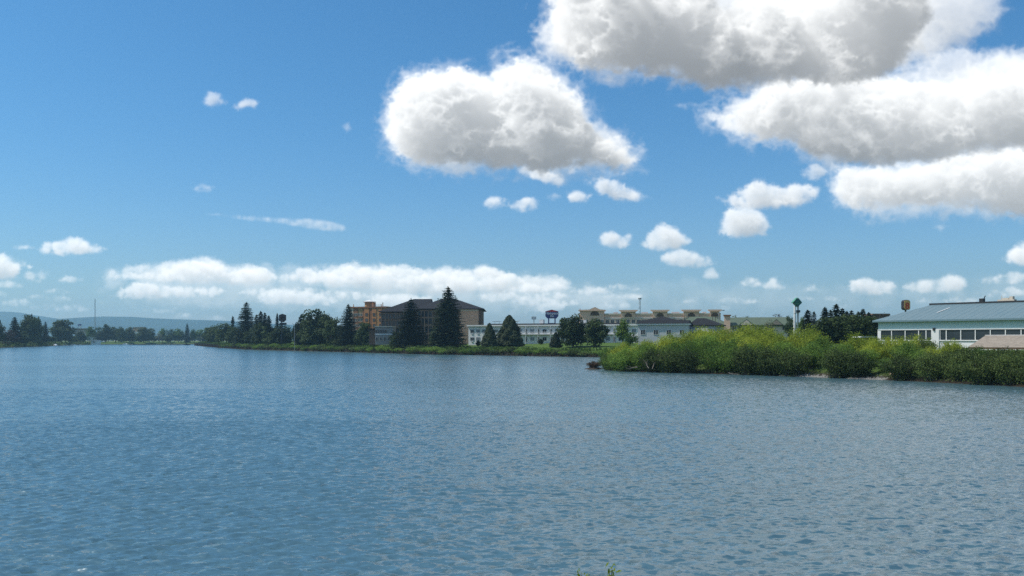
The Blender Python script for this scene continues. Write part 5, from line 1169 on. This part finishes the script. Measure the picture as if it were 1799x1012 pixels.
def lamp(u, Y, vtop, arm, label):
    z0 = gz(ux(u, Y), Y); o = thing('street_lamp', label, 'street lamp', (ux(u, Y), Y, z0)); h_ = vz(vtop, Y) - z0; b = MB(); P_ = [(0, 0, -.3), (0, 0, h_ * .86), (arm * .12, 0, h_ * .95), (arm * .5, 0, h_ * .99), (arm, 0, h_)]
    for a, c in zip(P_, P_[1:]): b.tube(a, c, .11, .10, 6)
    b.obj('pole', M_GREYM, o); MB().box(min(arm, arm * .72), max(arm, arm * .72), -.16, .16, h_ - .16, h_ + .08).obj('lamp_head', M_DARK, o)
lamp(1262.5, 330, 545, 2.2, 'curved arm street lamp left of the orange chimney')
lamp(517.5, 385, 569, -.9, 'grey lamp post on the bank lawn in the gap between the dark trees')
def pole(u, Y, vtop, label):
    z0 = gz(ux(u, Y), Y); o = thing('utility_pole', label, 'pole', (ux(u, Y), Y, z0)); h_ = vz(vtop, Y) - z0
    MB().tube((0, 0, -.3), (0, 0, h_), .13, .1, 7).obj('pole', M_WOOD, o); MB().box(-.7, .7, -.06, .06, h_ - .55, h_ - .42).obj('crossarm', M_WOOD, o)
pole(1252, 305, 552, 'wooden pole left of the curved street lamp'); pole(1256.5, 312, 551, 'wooden pole directly beside the curved street lamp'); pole(1202, 330, 553, 'wooden pole above the pale grey hall roof')
Yb = 1150; S6 = thing('billboard', 'small dark billboard with two panels beyond the far bank', 'sign', (ux(140, Yb), Yb, 3)); k = Yb / F
MB().box(-3*k, 3*k, -.3, .3, vz(572, Yb) - 3, vz(569.5, Yb) - 3).obj('sign_face', M_SIGNB, S6); MB().box(-.5*k, 2.6*k, -.35, .25, vz(575.5, Yb) - 3, vz(573.2, Yb) - 3).obj('lower_panel', M_WHITE, S6)
for x in (-2*k, 2*k): MB().tube((x, 0, -.5), (x, 0, vz(572, Yb) - 3), .2, .2, 6).obj('post', M_DARK, S6)

# ================================================================== small things on the far water and bank
M_CARW = mat('white_car_paint', (.78, .78, .78), .3, .05, 1, spec=.5); M_CARR = mat('maroon_car_paint', (.20, .03, .03), .3, .05, 1, spec=.5); M_TYRE = mat('tyre_rubber', (.02, .02, .02), .9)
def car_meshes(m):
    b = MB(); b.prism([(-2.2, .35), (2.2, .35), (2.2, .78), (1.35, .92), (.75, 1.42), (-1.0, 1.46), (-1.75, .95), (-2.2, .88)], -.85, .85)
    g = MB(); g.prism([(-1.35, .98), (1.05, .98), (.66, 1.36), (-.95, 1.39)], -.88, .88)
    w = MB(); w.tube((0, -.1, 0), (0, .1, 0), .33, .33, 12)
    return b.mesh('body', m), g.mesh('windows', M_GLASS), w.mesh('wheel', M_TYRE)
CARS = [car_meshes(M_CARW), car_meshes(M_CARR)]
def car(u, v, Y, rz, c, label, group=None):
    x = ux(u, Y); o = thing('parked_car', label, 'car', (x, Y, gz(x, Y)), rz, (1.25, 1.25, 1.25), group); bd, gl, wh = CARS[c]
    link('body', bd, o); link('windows', gl, o)
    for wx_ in (-1.35, 1.3):
        for wy_ in (-.78, .78): link('wheel', wh, o, (wx_, wy_, .33))
    return o
CR = []
for i, u in enumerate((96, 115, 129, 138.5, 180, 220, 231, 253, 310)):
    CR.append((car(u, 598, (820, 860, 900, 915, 1040, 1052, 1050, 1055, 1060)[i], R((i * 53) % 60 - 30), 0, '', 'white cars parked on the far bank'), u, 'white car', 'parked under the far bank trees'))
relabel(CR)
car(313, 599, 1090, .3, 1, 'maroon car parked on the far bank by the lone conifer')
car(547, 600, 372, R(80), 0, 'pale car parked in the shade of the dark bank trees')
car(532, 598, 385, R(70), 0, 'pale car parked in deep shade left of the other bank car')
Yb = 905; bt = thing('motor_boat', 'small dark boat on the bright strip of far water', 'boat', (ux(328, Yb), Yb, .1), R(8)); 
MB().add([(-3.6, -1, .7), (2.2, -1.1, .7), (4.2, 0, .95), (2.2, 1.1, .7), (-3.6, 1, .7), (-3.4, -.7, -.2), (2, -.7, -.2), (3.4, 0, -.1), (2, .7, -.2), (-3.4, .7, -.2)], [(0, 4, 3, 2, 1), (5, 6, 7, 8, 9), (0, 1, 6, 5), (1, 2, 7, 6), (2, 3, 8, 7), (3, 4, 9, 8), (4, 0, 5, 9)]).obj('hull', M_DARK, bt)
MB().box(-1.2, .8, -.7, .7, .72, 1.7).obj('cabin', M_DARK, bt)
wv = MB()
wv.box(ux(228, 930), ux(327, 930), 929.4, 930.6, -.6, .55); o = wv.obj('low_weir', M_MUD); tag(o, 'thin dark weir wall lying low across the far water', 'weir')

# ================================================================== air
hb = MB(); hb.box(-9500, 9500, -400, 9400, -4.2, 330)
hm = bpy.data.materials.new('thin_air'); hm.use_nodes = True; t = hm.node_tree; t.nodes.clear()
o_ = N(t, 'ShaderNodeOutputMaterial'); pv = N(t, 'ShaderNodeVolumePrincipled'); pv.inputs['Color'].default_value = (.46, .78, 1.0, 1); pv.inputs['Density'].default_value = HAZE; pv.inputs['Anisotropy'].default_value = .25
t.links.new(pv.outputs[0], o_.inputs['Volume'])
hz_o = hb.obj('haze', hm); kind(hz_o, 'stuff', 'thin blue summer haze over the valley')
